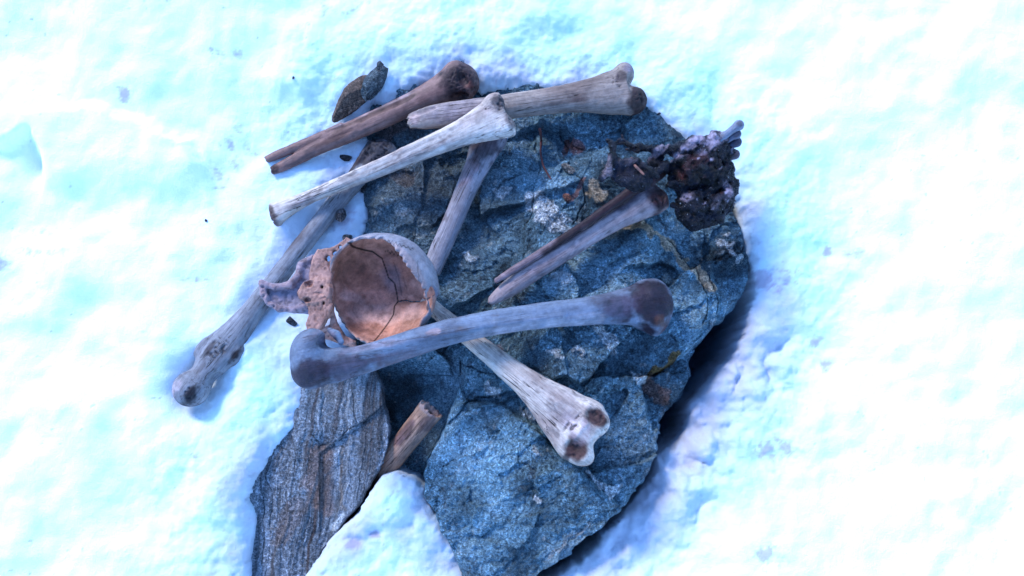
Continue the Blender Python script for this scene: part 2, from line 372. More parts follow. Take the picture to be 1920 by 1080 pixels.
def boulder_fields(xy):
    q0 = proj(np.c_[xy, np.full(len(xy), -0.02)])
    zb = MAIN(q0) * 0.001
    q = proj(np.c_[xy, zb]); p = np.c_[xy, zb]
    qw = wig(q, 9, 45, 11)
    z = zb.copy()
    rs = poly_sd(wig(q, 7, 28, 5), RECESS_POLY)
    rec = 1 - sstep(-12, 3, rs)
    rec = np.where((q[:, 1] < 700) & (q[:, 0] < 860), sstep(640, 720, q[:, 1]) * (rs < 0), rec)
    # large relief
    z += step_line(qw, [(1003,180),(1012,300),(1002,390),(985,430),(985,480),(950,560),(900,600)][::-1], -0.009, 60, 260, 7)
    for c, r, h in (((1050,275),62,-0.012),((1125,330),40,0.008),((1180,520),90,0.005),((760,400),80,0.004),((1085,690),70,0.006),((1180,740),60,-0.006),((880,420),60,-0.004)):
        z += h * np.exp(-((qw - c) ** 2).sum(1) / (2 * (r * 0.6) ** 2))
    z += step_line(qw, CRACKS[2], -0.006, 20, 70, 5)
    z += step_line(qw, [(1330,480),(1345,570),(1335,620),(1300,660)], -0.006, 25, 80, 5)
    led = sstep(0, 10, poly_sd(qw, [(1195,712),(1240,692),(1275,668),(1345,600),(1420,640),(1300,800),(1225,810)]) * -1)
    z -= 0.026 * led
    z += step_line(qw, [(846,762),(880,750),(940,756),(985,788),(1040,842),(1110,905),(1150,940)][::-1], 0.010, 60, 240, 4)
    # foliated, terraced roughness
    fx = p @ np.array([[0.9, 0.25, 0], [-0.35, 0.9, 0], [0, 0, 1.0]])
    big = fbm(fx, 14, 4, 21); z += 0.005 * big
    ter = fbm(fx * [1.0, 1.7, 1.0], 26, 3, 31); st = ter * 4; st = np.floor(st) + sstep(0.62, 1.0, st - np.floor(st)); z += 0.006 * (st / 4)
    flat = 1 - 0.8 * (1 - sstep(-25, 10, poly_sd(q, [(860,760),(960,770),(1110,905),(1160,935),(1010,1090),(880,1110),(795,900)]))) - 0.4 * np.exp(-(((q - (800, 400)) / (130, 130)) ** 2).sum(1))
    flat = flat * (1 - 0.75 * sstep(1320, 1375, q[:, 0]))
    z += flat * plates(wig(q, 14, 40, 801), 46, (600, 90), (1420, 1120), 0.0036, 0.00009, 5, 1.5) + plates(wig(q, 7, 18, 803), 330, (600, 90), (1420, 1120), 0.0006, 0.00004, 6, 1.8)
    z += 0.0026 * fbm(p, 75, 4, 41, 0.6) + 0.0016 * fbm(p, 190, 3, 51, 0.65, True)
    crk = np.zeros(len(q))
    for i, l in enumerate(CRACKS):
        d = poly_sd(wig(q, 7, 22, 60 + i), l, False); crk = np.maximum(crk, (1 - sstep(0.3, 2.0, d)) * sstep(-0.25, 0.15, fbm(p, 30, 2, 160 + i)))
    z -= 0.0025 * crk
    zr = RECESS(q) * 0.001 + 0.004 * fbm(p, 20, 4, 71) + 0.0016 * fbm(p, 120, 4, 75)
    z = z * (1 - rec) + np.minimum(zr, z) * rec
    # colour of the stone itself
    c = np.repeat(ROCK[None], len(q), 0)
    a = fbm(p, 16, 4, 81)[:, None]; b = fbm(p, 45, 4, 91)[:, None]
    c = c * np.clip(1 + 1.1 * a + 0.9 * b, 0.25, 3)
    light = sstep(0.1, 0.5, a + 0.5 * b); c = c * (1 - 0.6 * light) + np.array([0.21, 0.27, 0.30]) * 0.6 * light
    def blotch(pts, rad, colr, k, sd_):
        nonlocal c
        d = poly_sd(wig(q, 13, 16, sd_), pts, False); m = (1 - sstep(rad * 0.8, rad * 1.15, d))[:, None] * k
        c = c * (1 - m) + np.array(colr) * m; return m[:, 0]
    for cx, cy, rx, ry, g in ((1180,560,190,130,0.55),(920,880,120,150,0.85),(1010,330,60,90,0.4),(1150,250,110,70,0.3),(800,380,130,110,-0.4),(860,560,90,80,-0.35),(1080,800,110,110,-0.15),(1110,690,90,60,-0.2)):
        e = (((wig(q, 40, 90, 700 + cx) - (cx, cy)) / (rx, ry)) ** 2).sum(1); c = c * (1 + g * np.exp(-e * 0.8))[:, None]
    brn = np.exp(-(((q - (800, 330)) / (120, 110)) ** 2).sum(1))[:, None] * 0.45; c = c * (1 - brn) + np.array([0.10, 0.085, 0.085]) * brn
    W = (0.70, 0.69, 0.68); T = (0.52, 0.37, 0.24); R = (0.32, 0.09, 0.05)
    quartz = 0
    for pts, rad, colr, k in (([(1003,375),(1020,392),(1040,410)],22,W,0.95),([(1045,415),(1060,425)],12,W,0.7),([(1122,618),(1138,638),(1148,655)],10,W,0.95),
      ([(1150,428),(1200,425),(1240,445),(1275,475),(1300,505),(1335,545)],9,T,0.85),([(1160,415),(1195,422)],13,T,0.8),([(1110,352),(1128,372)],11,T,0.8),
      ([(790,435),(800,425)],14,(0.45,0.46,0.42),0.85),([(750,395),(762,400)],9,(0.42,0.4,0.38),0.7),([(930,356),(950,352)],9,W,0.7),([(870,475),(890,490)],8,W,0.6),
      ([(1075,250),(1090,275)],12,R,0.75),([(1062,262),(1075,275)],9,R,0.6),([(1215,700),(1245,685),(1275,665)],6,(0.2,0.11,0.03),0.95),([(1225,720),(1250,740)],16,(0.2,0.1,0.07),0.7),
      ([(1360,440),(1375,465),(1385,490)],6,W,0.8),([(1140,920),(1160,912)],7,W,0.9),([(1100,885),(1118,900),(1140,930)],5,W,0.85),([(915,730),(930,738)],9,W,0.75),
      ([(985,775),(1000,785)],7,W,0.7),([(1000,840),(1010,850)],7,W,0.8),([(1005,935),(1010,942)],6,W,0.9),([(1040,520),(1060,525)],9,W,0.6),([(1070,660),(1090,668)],6,W,0.6),
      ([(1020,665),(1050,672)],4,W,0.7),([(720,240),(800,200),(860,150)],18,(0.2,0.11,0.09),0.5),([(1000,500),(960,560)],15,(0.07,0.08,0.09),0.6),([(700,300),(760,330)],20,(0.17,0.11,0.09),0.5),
      ([(1030,1040),(1100,985)],5,(0.4,0.36,0.33),0.6),([(1095,345),(1065,372)],6,R,0.6),([(1190,700),(1205,712)],7,W,0.7),([(900,640),(940,655)],8,R,0.35)):
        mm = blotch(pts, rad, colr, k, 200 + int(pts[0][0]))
        if colr is W: quartz = np.maximum(quartz, mm)
    speck = sstep(0.5, 0.62, fbm(p, 130, 3, 95)); c = c * (1 - 0.5 * speck[:, None]) + np.array([0.5, 0.49, 0.46]) * 0.5 * speck[:, None]
    z += 0.0022 * quartz + quartz * 0.0012 * np.sign(fbm(p, 170, 2, 99))
    c *= (1 - 0.6 * crk)[:, None]
    return z, c
BOULDER = [(655,255),(672,205),(705,172),(790,140),(865,104),(905,120),(935,150),(1000,160),(1090,185),(1150,180),(1215,205),(1262,245),(1312,296),(1350,345),(1384,410),(1396,450),(1391,490),
  (1396,525),(1384,558),(1352,598),(1325,632),(1300,668),(1288,716),(1262,756),(1238,790),(1228,838),(1214,880),(1180,915),(1158,940),(1120,985),(1065,1030),(1010,1075),(960,1120),(900,1150),
  (800,1130),(720,1010),(640,900),(600,780),(590,650),(608,520),(625,420),(640,330)]
V, F4, NV, SIDE = star_sheet(BOULDER, -0.035, (1010,560), lambda xy: boulder_fields(xy)[0], 1300, 235, 0.22, 0.05, 42, 0.009)
zc, cc = boulder_fields(V[:, :2])
n3 = vnormals(V, F4)
sidew = sstep(0.0, 0.15, SIDE)
V = V + n3 * (sidew * (0.010 * fbm(V, 22, 4, 7, 0.55, True) + 0.004 * fbm(V, 90, 3, 8)))[:, None]
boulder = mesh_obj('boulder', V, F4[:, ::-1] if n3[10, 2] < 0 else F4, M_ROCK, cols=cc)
tag(boulder, 'large grey mica-flecked boulder with white quartz patches under the bones', 'boulder'); stamp(V)

# ------------------------------------------------------------------ banded slab at lower left
SLAB_Z = TPS([(570,720,-38),(700,690,-44),(640,760,-36),(720,800,-48),(560,850,-36),(480,930,-40),(650,930,-40),(590,1030,-44),(470,1070,-46),(520,1180,-52),(600,1120,-50)])
def slab_fields(xy):
    q = proj(np.c_[xy, np.full(len(xy), -0.04)]); p = np.c_[xy, np.zeros(len(xy))]
    qw = wig(q, 10, 60, 301)
    a = 0.10 + 0.12 * sstep(800, 1000, q[:, 1])                       # strata run along the slab, leaning a little
    s = qw[:, 0] + a * 0.0 + (qw[:, 1] - 880) * 0.16
    z = SLAB_Z(q) * 0.001
    lay = fbm(np.c_[s / 16, q[:, 1] / 420, q[:, 0] * 0], 1, 4, 311); z += 0.0022 * lay
    lev = np.floor(lay * 3.2) / 3.2; z += 0.0016 * lev
    for x0, h in ((545, 0.003), (590, -0.0022), (640, 0.0022), (505, 0.003), (475, 0.003)):
        z += h * sstep(-3, 3, s - x0 - 8 * np.sin(q[:, 1] / 60 + x0))
    d = poly_sd(wig(q, 5, 20, 315), [(716,762),(690,785),(655,805),(640,822),(600,838)], False)
    z += 0.005 * sstep(-3, 3, q[:, 1] + 0.72 * q[:, 0] - 1283) * (q[:, 0] > 600) * -1 * (1 - sstep(80, 200, d))
    crk = 1 - sstep(0.4, 1.8, d)
    for l in ([(663,725),(668,770),(672,800)], [(507,850),(500,890),(512,925),(508,990)], [(492,880),(490,920),(498,960),(492,1060)], [(588,812),(602,838),(622,836)], [(545,800),(560,860),(548,930)]):
        crk = np.maximum(crk, (1 - sstep(0.4, 1.8, poly_sd(wig(q, 5, 25, 320), l, False))) * 0.8)
    z -= 0.0013 * crk
    z -= 0.006 * np.exp(-((q - (605, 835)) ** 2).sum(1) / 250)
    z += 0.0012 * fbm(p, 110, 4, 331) + 0.0008 * fbm(p, 260, 3, 335)
    band = fbm(np.c_[s / 9, q[:, 1] / 500, q[:, 0] * 0], 1, 4, 341)[:, None]; big = fbm(p, 14, 4, 345)[:, None]
    c = np.array([0.25, 0.265, 0.29]) * np.clip(1 + 1.0 * band + 0.6 * big, 0.3, 3)
    k = sstep(0.15, 0.5, -band); c = c * (1 - 0.5 * k) + np.array([0.12, 0.06, 0.04]) * 0.5 * k
    def patch(l, r, colr, kk, sd_):
        nonlocal c
        m = (1 - sstep(r * 0.5, r, poly_sd(wig(q, 14, 25, sd_), l, False)))[:, None] * kk; c = c * (1 - m) + np.array(colr) * m
    patch([(600,850),(595,900),(605,940)], 30, (0.25, 0.14, 0.10), 0.6, 351); patch([(530,1010),(560,950)], 26, (0.2, 0.12, 0.09), 0.5, 352)
    patch([(620,985),(645,968)], 6, (0.6, 0.58, 0.55), 0.9, 353); patch([(700,760),(690,860)], 26, (0.12, 0.115, 0.12), 0.5, 354)
    patch([(640,830),(642,960)], 6, (0.3, 0.2, 0.13), 0.5, 355); patch([(610,715),(625,750)], 14, (0.27, 0.25, 0.24), 0.5, 356)
    c = c * (1 - 0.5 * crk)[:, None]
    return z, c
SLAB = [(562,712),(600,690),(650,684),(702,676),(712,720),(722,768),(727,800),(726,832),(712,872),(690,905),(655,965),(625,1005),(600,1040),(588,1100),(560,1190),(470,1200),(438,1080),(436,985),(445,925),
  (480,870),(515,815),(545,775)]
V, F4, NV, SIDE = star_sheet(SLAB, -0.042, (585,920), lambda xy: slab_fields(xy)[0], 760, 150, 0.05, 0.012, 22, 0.0035, 9)
zc, cc = slab_fields(V[:, :2]); n3 = vnormals(V, F4)
V = V + n3 * (sstep(0, 0.2, SIDE) * 0.004 * fbm(V * [1, 1, 6], 25, 3, 12))[:, None]
slab = mesh_obj('rock_slab', V, F4[:, ::-1] if n3[10, 2] < 0 else F4, M_SLAB, cols=cc)
tag(slab, 'brown-grey slab of banded layered stone left of the boulder', 'rock'); stamp(V)

# ------------------------------------------------------------------ snow
HOLE = [(578,722),(572,768),(545,802),(520,832),(500,862),(472,902),(462,935),(466,970),(458,1002),(462,1080),(452,1200),
  (560,1200),(572,1085),(602,1040),(642,985),(690,930),(714,897),(738,888),(768,896),(793,916),(800,950),(828,992),(850,1040),(874,1085),(900,1200),
  (1000,1200),(1022,1100),(1092,1062),(1132,1018),(1172,978),(1206,948),(1234,905),(1244,866),(1276,840),(1304,802),(1314,764),(1342,724),(1364,700),(1392,652),(1408,606),(1424,552),(1420,520),
  (1418,488),(1414,455),(1406,415),(1388,368),(1340,325),(1310,288),(1285,262),(1252,240),(1215,212),(1150,192),(1080,178),(1000,165),(940,152),(908,160),(880,150),
  (868,112),(850,122),(812,146),(770,160),(745,178),(722,192),(700,182),(690,205),(672,240),(700,262),(720,268),(690,300),(676,345),(680,380),(674,420),(672,445),(700,480),(690,560),(640,640),(590,690)]
HOLE_W = P(np.array(HOLE)[:, 0], np.array(HOLE)[:, 1], -0.022)[:, :2]
def axis_coords(lo, hi, h, n, g):
    core = np.arange(lo, hi + h / 2, h); e = h * g ** np.arange(1, n + 1)
    return np.r_[(lo - np.cumsum(e))[::-1], core, hi + np.cumsum(e)]
gx = axis_coords(-0.64, 0.64, 0.0021, 46, 1.21); gy = axis_coords(-0.40, 0.40, 0.0021, 46, 1.21)
GX, GY = np.meshgrid(gx, gy, indexing='ij'); xy = np.stack([GX.ravel(), GY.ravel()], -1); p = np.c_[xy, np.zeros(len(xy))]
q = proj(np.c_[xy, np.full(len(xy), -0.02)])
near = (np.abs(xy[:, 0]) < 1.2) & (np.abs(xy[:, 1]) < 0.9)
q[~near] = np.clip(q[~near], -2500, 4500)
dh = np.full(len(xy), 1.0)
wxy = xy + 0.006 * np.stack([fbm(p, 38, 4, 401, 0.6), fbm(p, 38, 4, 402, 0.6)], -1) + 0.003 * np.stack([fbm(p, 150, 3, 403), fbm(p, 150, 3, 404)], -1)
dh[near] = poly_sd(wxy[near], HOLE_W)
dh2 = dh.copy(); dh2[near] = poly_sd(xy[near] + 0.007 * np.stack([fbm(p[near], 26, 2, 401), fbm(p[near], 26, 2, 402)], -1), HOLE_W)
SNOW_Z = TPS([(300,300,-14),(500,300,-26),(600,250,-30),(650,140,-24),(800,90,-22),(900,100,-26),(1000,120,-28),(1150,150,-30),(1300,220,-30),(1420,330,-30),(1430,450,-30),(1450,560,-34),(1400,700,-40),(1300,860,-42),
  (1200,1000,-42),(1100,1080,-42),(1500,800,-22),(1600,400,-12),(1800,300,-4),(1850,700,-2),(1600,1000,-12),(1700,80,-2),(1300,30,-8),(900,0,-8),(600,0,-6),(200,40,0),(50,300,2),(100,600,2),(300,600,-8),(450,600,-26),
  (620,400,-38),(560,640,-36),(650,560,-46),(500,760,-26),(440,900,-22),(400,1050,-20),(200,900,-2),(50,1050,4),(720,980,-22),(740,920,-30),(800,1060,-24),(340,740,-22)], 30)
base = np.zeros(len(xy)); base[near] = SNOW_Z(q[near]) * 0.001
fade = np.exp(-np.maximum(0, np.maximum(np.abs(xy[:, 0]) - 0.62, np.abs(xy[:, 1]) - 0.40)) / 0.25)
base = base * fade
far = 1 - fade
z = base + far * (0.12 * fbm(p, 0.7, 4, 411) + 0.02 * fbm(p, 3.0, 3, 415))
z += 0.013 * fbm(p, 5.5, 3, 421) + 0.013 * fbm(p, 12, 3, 431, 0.45) + 0.0034 * fbm(p, 26, 3, 435) + 0.0010 * fbm(p, 42, 4, 441, 0.5)
# raised crust with a broken edge on the left, dents, footprint-like hollows
plate = poly_sd(wig(q, 16, 50, 451), [(-60,240),(90,214),(200,206),(285,238),(346,256),(372,318),(402,376),(330,412),(250,470),(120,440),(95,330),(80,275),(0,300)])
z += 0.015 * (1 - sstep(-14, 12, plate)) * (1 - sstep(300, 410, q[:, 1])) * sstep(-60, 60, q[:, 0])
for c, r, h in (((86,312),(16,34),-0.014),((1640,300),(75,42),-0.008),((1820,215),(45,55),-0.006),((1500,170),(40,60),-0.007),((1345,190),(20,50),-0.006),((1660,50),(40,18),-0.007),((200,570),(60,25),-0.008),((430,205),(70,45),-0.006),
  ((560,1000),(1,1),0),((1560,470),(70,60),-0.006),((1465,870),(60,40),-0.005),((240,130),(50,30),-0.005),((230,680),(60,40),-0.006),((660,1015),(18,9),-0.006),((697,1002),(14,8),-0.006),((765,985),(12,12),-0.005),((130,1010),(50,35),-0.006),
  ((60,440),(70,40),-0.007),((420,330),(40,50),-0.008),((1330,960),(50,50),-0.005)):
    e = ((q - c) / r); z += h * np.exp(-(e ** 2).sum(1) * 0.9)
# melted pit round the ball end of the long bone and the trough the bone lies in
pit = poly_sd(q, [(358,740),(378,712)], False) + 7 * fbm(p, 35, 3, 461); z -= 0.034 * np.exp(-(np.maximum(pit, 0) / 50) ** 2.2)
tr = poly_sd(q, [(450,590),(560,440),(640,340)], False) + 6 * fbm(p, 35, 3, 463); z -= 0.012 * np.exp(-(np.maximum(tr, 0) / 30) ** 2)
# crumbling clods along the right-hand gap
moat = (1 - sstep(0.0, 0.10, dh)) * sstep(1150, 1290, q[:, 0] + 0.25 * (q[:, 1] - 700)) * sstep(560, 700, q[:, 1])
clod = 2.6 * np.abs(fbm(wxy @ np.array([[1, 0, 0], [0, 1, 0]]), 22, 2, 471, 0.4)) - 0.5; z += moat * (0.019 * clod + 0.005 * fbm(p, 95, 3, 475))
crust = (1 - 0.9 * sstep(0.02, 0.18, dh)) * near * sstep(-0.004, 0.003, dh)
z += crust * (0.0030 * fbm(p, 60, 4, 483, 0.65) + 0.0018 * fbm(p, 170, 3, 485, 0.65))
edge = (1 - sstep(0, 0.03, dh)) * sstep(-0.004, 0.003, dh); z += edge * (0.0035 * fbm(p, 120, 4, 481, 0.6))
# edge roll-off and the hole itself
lip = np.clip(1 - dh / 0.022, 0, 1); z -= 0.010 * np.where(dh > 0, lip ** 2.2, 1)
z -= np.where(dh < 0, 0.002 + 0.010 * (1 - np.exp(np.minimum(dh, 0) / 0.003)) + np.clip((-dh2 - 0.001) * 11.0, 0, 0.28), 0)
# colour: clean snow, shade painted in next to the stones and bones, dust
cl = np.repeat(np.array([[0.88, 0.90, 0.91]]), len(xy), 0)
hollow_shade = (1 - sstep(0.0, 0.16, dh + 0.09 * fbm(p, 9, 4, 491)))[:, None] * 0.85  # bluer snow paints in the weaker light of the hollow round the rock
cl = cl * (1 - hollow_shade) + np.array([0.55, 0.78, 0.82]) * hollow_shade
edge_shade = (1 - sstep(0.005, 0.07, dh + 0.035 * fbm(p, 20, 4, 492)))[:, None] * (0.7 + 0.5 * fbm(p, 40, 3, 493))[:, None]  # lavender shade along the stone edges put into the snow colour
cl = cl * (1 - edge_shade) + np.array([0.50, 0.46, 0.50]) * edge_shade
dustm = np.zeros(len(xy))
for c, r, k in (((640,20),(60,25),0.5),((315,8),(40,20),0.6),((430,110),(40,20),0.45),((440,270),(35,40),0.5),((400,330),(20,30),0.5),((18,500),(30,18),1.0),((95,480),(40,12),0.7),((65,440),(50,12),0.4),((240,185),(12,16),0.9),
  ((620,145),(16,10),0.8),((1560,470),(20,12),0.7),((1600,475),(25,14),0.5),((1470,850),(45,40),0.65),((1440,525),(60,25),0.8),((1540,640),(22,14),0.8),((1555,675),(20,16),0.8),((1475,605),(16,20),0.6),((1440,1040),(45,30),0.6),
  ((355,523),(40,6),0.6),((380,855),(40,10),0.5),((415,870),(18,12),0.6),((660,1024),(16,9),0.9),((697,1006),(13,7),0.9),((1345,800),(40,30),0.4),((1300,880),(40,30),0.4),((600,590),(30,30),0.5),((640,400),(30,20),0.5),((320,1000),(30,12),0.3)):
    e = ((q - c) / r); dustm = np.maximum(dustm, k * np.exp(-(e ** 2).sum(1) * 0.7))
used = poly_sd(wig(q, 30, 60, 505), [(505,290),(640,262),(690,250),(684,450),(645,640),(585,715),(470,690),(410,680),(380,640),(480,480)])
bone_shade = ((1 - sstep(-35, 30, used + 30 * fbm(p, 40, 3, 509))) * 0.5)[:, None]; cl = cl * (1 - bone_shade) + np.array([0.50, 0.50, 0.60]) * bone_shade  # blue shade among the bones painted into the snow colour
dn = fbm(p, 55, 5, 495, 0.65)
grit = sstep(0.60, 0.70, fbm(p, 210, 2, 507, 0.4)) * sstep(0.05, 0.4, fbm(p, 6, 3, 508)) * near * 0.6
dfine = fbm(p, 105, 4, 511, 0.7)
dust = grit + sstep(0.30, 0.75, dustm * 0.85 + 0.32 * dn + 0.75 * dfine) * sstep(0.06, 0.3, dustm) * 0.75 + 0.75 * sstep(0.52, 0.62, fbm(p, 160, 3, 497)) * (1 - sstep(0.02, 0.10, dh)) * 0.6
dust = np.clip(dust, 0, 0.85); cl = cl * (1 - dust[:, None]) + np.array([0.34, 0.27, 0.33]) * dust[:, None]
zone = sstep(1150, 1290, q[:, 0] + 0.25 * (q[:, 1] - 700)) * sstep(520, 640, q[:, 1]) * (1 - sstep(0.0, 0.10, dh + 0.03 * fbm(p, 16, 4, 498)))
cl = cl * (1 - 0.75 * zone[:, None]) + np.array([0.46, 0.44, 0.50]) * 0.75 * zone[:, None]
wall = (near & (dh < 0.012))
pw = np.c_[xy, z][wall]; kw = (0.006 * sstep(0.012, -0.004, dh[wall]) if False else 0.006 * (1 - sstep(-0.004, 0.012, dh[wall])))[:, None]
xy[wall] += 0.5 * kw * np.stack([fbm(pw, 40, 2, 601, 0.5), fbm(pw, 40, 2, 602, 0.5)], -1)
deep = (1 - sstep(-0.011, -0.003, dh2))[:, None]; cl = cl * (1 - deep) + np.array([0.22, 0.32, 0.46]) * deep  # dark blue shade inside the gap painted onto its snow walls
SF = grid_faces(len(gx), len(gy))
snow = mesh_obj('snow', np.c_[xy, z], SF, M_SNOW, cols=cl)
tag(snow, kind='structure'); stamp(np.c_[xy, z][near])
SNOW_V = np.c_[xy, z]

# ------------------------------------------------------------------ stones
def stone(name, px, py, r, colr, label, cat, seed, z=None, sink=0.3, rz=0.0, mat=None, group=None):
    """r = half sizes in pixels (along, across, up)"""
    n = 24 if max(r) > 10 else 12
    u, w = np.meshgrid(np.linspace(0, 2 * np.pi, 2 * n, endpoint=False), np.linspace(0.02, np.pi - 0.02, n), indexing='ij')
    d = np.stack([np.cos(u) * np.sin(w), np.sin(u) * np.sin(w), np.cos(w)], -1).reshape(-1, 3)
    R = np.array(r) * MM
    rg = np.random.default_rng(seed); nn = rg.normal(size=(16, 3)); nn /= np.linalg.norm(nn, axis=1, keepdims=True); hh = rg.uniform(0.58, 1.0, 16)
    k = np.min(np.where(d @ nn.T > 0.05, hh / np.maximum(d @ nn.T, 0.05), 9.0), axis=1).clip(0.5, 1.25)
    k = k * (1 + 0.07 * fbm(d + seed, 3, 3, seed))
    v = d * k[:, None] * R
    ca, sa = math.cos(rz), math.sin(rz); v = v @ np.array([[ca, sa, 0], [-sa, ca, 0], [0, 0, 1]])
    zz = 0.0
    for _ in range(3):
        c = P(px, py, zz); 
        zz = c[2] + drop((v + c)[v[:, 2] < 0]) - 2 * sink * R[2]
    c = P(px, py, zz)
    fc = grid_faces(2 * n, n, True)
    cols = np.array(colr) * (1 + 0.5 * fbm(v, 220, 3, seed + 5))[:, None]
    o = mesh_obj(name, v, fc[:, ::-1] if True else fc, mat or M_ROCK, mw=Matrix.Translation(c), cols=cols, smooth=False)
    tag(o, label, cat, group); stamp(v + c); return o

# ------------------------------------------------------------------ bones
def smooth_table(st, xs, sig):
    st = np.asarray(st, float); out = []
    fine = np.linspace(xs[0] - 30, xs[-1] + 30, 1200); h = fine[1] - fine[0]; n = int(3 * sig / h) + 1
    k = np.exp(-0.5 * (np.arange(-n, n + 1) * h / sig) ** 2); k /= k.sum()
    for c in range(1, st.shape[1]):
        f = np.interp(fine, st[:, 0], st[:, c]); f = np.convolve(np.pad(f, n, mode='edge'), k, 'valid'); out.append(np.interp(xs, fine, f))
    return out
class Bone:
    """local frame: x from a to b, y to the left of that on the ground, z up, in mm; specs in photo pixels along / right-hand side (off) / up"""
    def __init__(s, a, b, zguess, lo, hi, h=1.15):
        s.a, s.b = np.array(a, float), np.array(b, float); s.zg = zguess
        s.L = np.linalg.norm(s.b - s.a)
        wa, wb = P(*a, zguess[0]), P(*b, zguess[1])
        s.k = 1000 * np.linalg.norm(wb - wa) / s.L
        s.B = Box3(np.array([lo[0], -hi[1], lo[2]]) * s.k, np.array([hi[0], -lo[1], hi[2]]) * s.k, h); s.F = None
    def pt(s, t): return np.array([t[0], -t[1], t[2]]) * s.k
    def add(s, d, k=0.0): s.F = d if s.F is None else (smin(s.F, d, k) if k > 0 else np.minimum(s.F, d))
    def cut(s, d, k=1.0): s.F = smax(s.F, -d, k)
    def tube(s, st, sig=4.0, k=3.0, rag0=0.0, rag1=0.0, seed=1, square=2.0):
        """stations (along, off, up, half width, half height)"""
        st = np.asarray(st, float) * s.k; B = s.B; xs = B.x[:, 0, 0]
        oy, oz, w, hh = [c.astype(np.float32)[:, None, None] for c in smooth_table(st, xs, sig)]
        w = np.maximum(w, 0.4); hh = np.maximum(hh, 0.4)
        dy, dz = (B.y + oy) / w, (B.z - oz) / hh
        d = ((np.abs(dy) ** square + np.abs(dz) ** square) ** (1 / square) - 1) * np.minimum(w, hh)
        def rag(amp, sd): return amp * (np.sin(B.y * 0.9 + sd) * 0.5 + np.sin(B.z * 1.3 + sd * 2) * 0.4 + np.sin(B.y * 2.3 + B.z * 1.7 + sd) * 0.35)
        d = smax(d, st[0, 0] - B.x + rag(rag0, seed), 1.2); d = smax(d, B.x - st[-1, 0] + rag(rag1, seed + 3), 1.2)
        s.add(d, k)
    def ball(s, c, r, k=4.0, rz=0.0): s.add(s.B.ell(s.pt(c), np.array(r) * s.k, -rz), k)
    def dig(s, c, r, k=2.0, rz=0.0): s.cut(s.B.ell(s.pt(c), np.array(r) * s.k, -rz), k)
    def ridge(s, pts, k=2.0): s.add(s.B.chain([(*s.pt(p_[:3]), p_[3] * s.k) for p_ in pts], k), k)
    def groove(s, pts, k=1.0): s.cut(s.B.chain([(*s.pt(p_[:3]), p_[3] * s.k) for p_ in pts], k), k)
    def build(s, name, label, cat, colr, stains=(), rough=0.5, mat=None, seed=1, rest=True, sink=0.0015, group=None, pitch=9, lift=0.0, relax_it=2, porous=(), weather=0.8):
        v, f = s.B.mesh(s.F, relax_it); n = vnormals(v, f)
        v = v + n * (rough * 0.001 * (1.1 * fbm(v, 45, 3, seed) + 0.5 * fbm(v, 240, 3, seed + 7)))[:, None]
        loc = np.stack([v[:, 0], -v[:, 1], v[:, 2]], -1) * 1000 / s.k              # back in photo pixels along / off / up
        c = np.array(colr) * (1 + 0.18 * fbm(v * [0.4, 1, 1], 45, 4, seed + 9) + 0.12 * fbm(v, 14, 3, seed + 11))[:, None]
        wob = 0.55 * fbm(v, 70, 4, seed + 13); 
        if mat is M_FLESH: v = v + n * (0.0026 * fbm(v, 130, 3, seed + 41, 0.6, True) * (rough / 3))[:, None]
        w1 = sstep(0.05, 0.5, fbm(v * [0.6, 1, 1], 26, 4, seed + 31))[:, None] * weather; c = c * (1 - w1) + c * np.array([0.50, 0.42, 0.42]) * w1
        w2 = sstep(0.2, 0.45, fbm(v * [0.5, 1, 1], 90, 4, seed + 33, 0.65))[:, None] * weather; c = c * (1 - 0.6 * w2) + np.array([0.11, 0.065, 0.055]) * 0.6 * w2
        w3 = sstep(0.1, 0.5, fbm(v * [0.3, 1, 1], 60, 3, seed + 35))[:, None] * weather; c = c * (1 + 0.25 * w3)
        for (t, o, r1, r2, sc, kk) in stains:
            e = np.sqrt(((loc[:, 0] - t) / r1) ** 2 + ((loc[:, 1] - o) / r2) ** 2) + wob
            m = ((1 - sstep(0.55, 1.05, e)) * kk)[:, None]; dk = 1.0 if max(sc) > 0.3 else 0.5; c = c * (1 - m) + np.array(sc) * np.array([0.86, 0.58, 0.56]) * dk * np.clip(1 + 1.1 * fbm(v, 95, 4, seed + 15, 0.6), 0.3, 2.2)[:, None] * m
        for (t, o, r1, r2) in porous:
            e = np.sqrt(((loc[:, 0] - t) / r1) ** 2 + ((loc[:, 1] - o) / r2) ** 2) + 0.5 * wob
            m = 1 - sstep(0.6, 1.1, e); pn = sstep(0.0, 0.45, fbm(v, 330, 2, seed + 21)) * m
            v = v - n * (0.0016 * pn)[:, None]; c = c * (1 - 0.75 * pn[:, None]) + np.array([0.03, 0.02, 0.02]) * 0.75 * pn[:, None]
        c = c * np.array([0.82, 0.98, 1.12])
        sub = v[n[:, 2] < 0.25][::2]
        za, zb = s.zg
        def frame(za, zb):
            A, Bw = P(*s.a, za), P(*s.b, zb); u = (Bw - A); u /= np.linalg.norm(u)
            y = np.cross([0, 0, 1.0], u); y /= np.linalg.norm(y); zv = np.cross(u, y)
            return np.stack([u, y, zv], 1), A
        if rest:
            for _ in range(3):
                best = None; hm = s.L * s.k * 0.001; mid0 = (za + zb) / 2
                for dd in np.linspace(-pitch, pitch, 25):
                    half = math.sin(math.radians(dd)) * hm / 2
                    R, A = frame(mid0 - half, mid0 + half); up = drop(sub @ R.T + A); m = mid0 + up
                    if best is None or m < best[0]: best = (m, m - half, m + half)
                za, zb = best[1] - sink + lift, best[2] - sink + lift
        R, A = frame(za, zb); M = Matrix.Translation(A) @ Matrix(R.tolist()).to_4x4()
        print('REST', name, label[:30], 'z %.4f %.4f' % (za, zb))
        w = v @ R.T + A; stamp(w); s.M = M; s.R, s.A = R, A
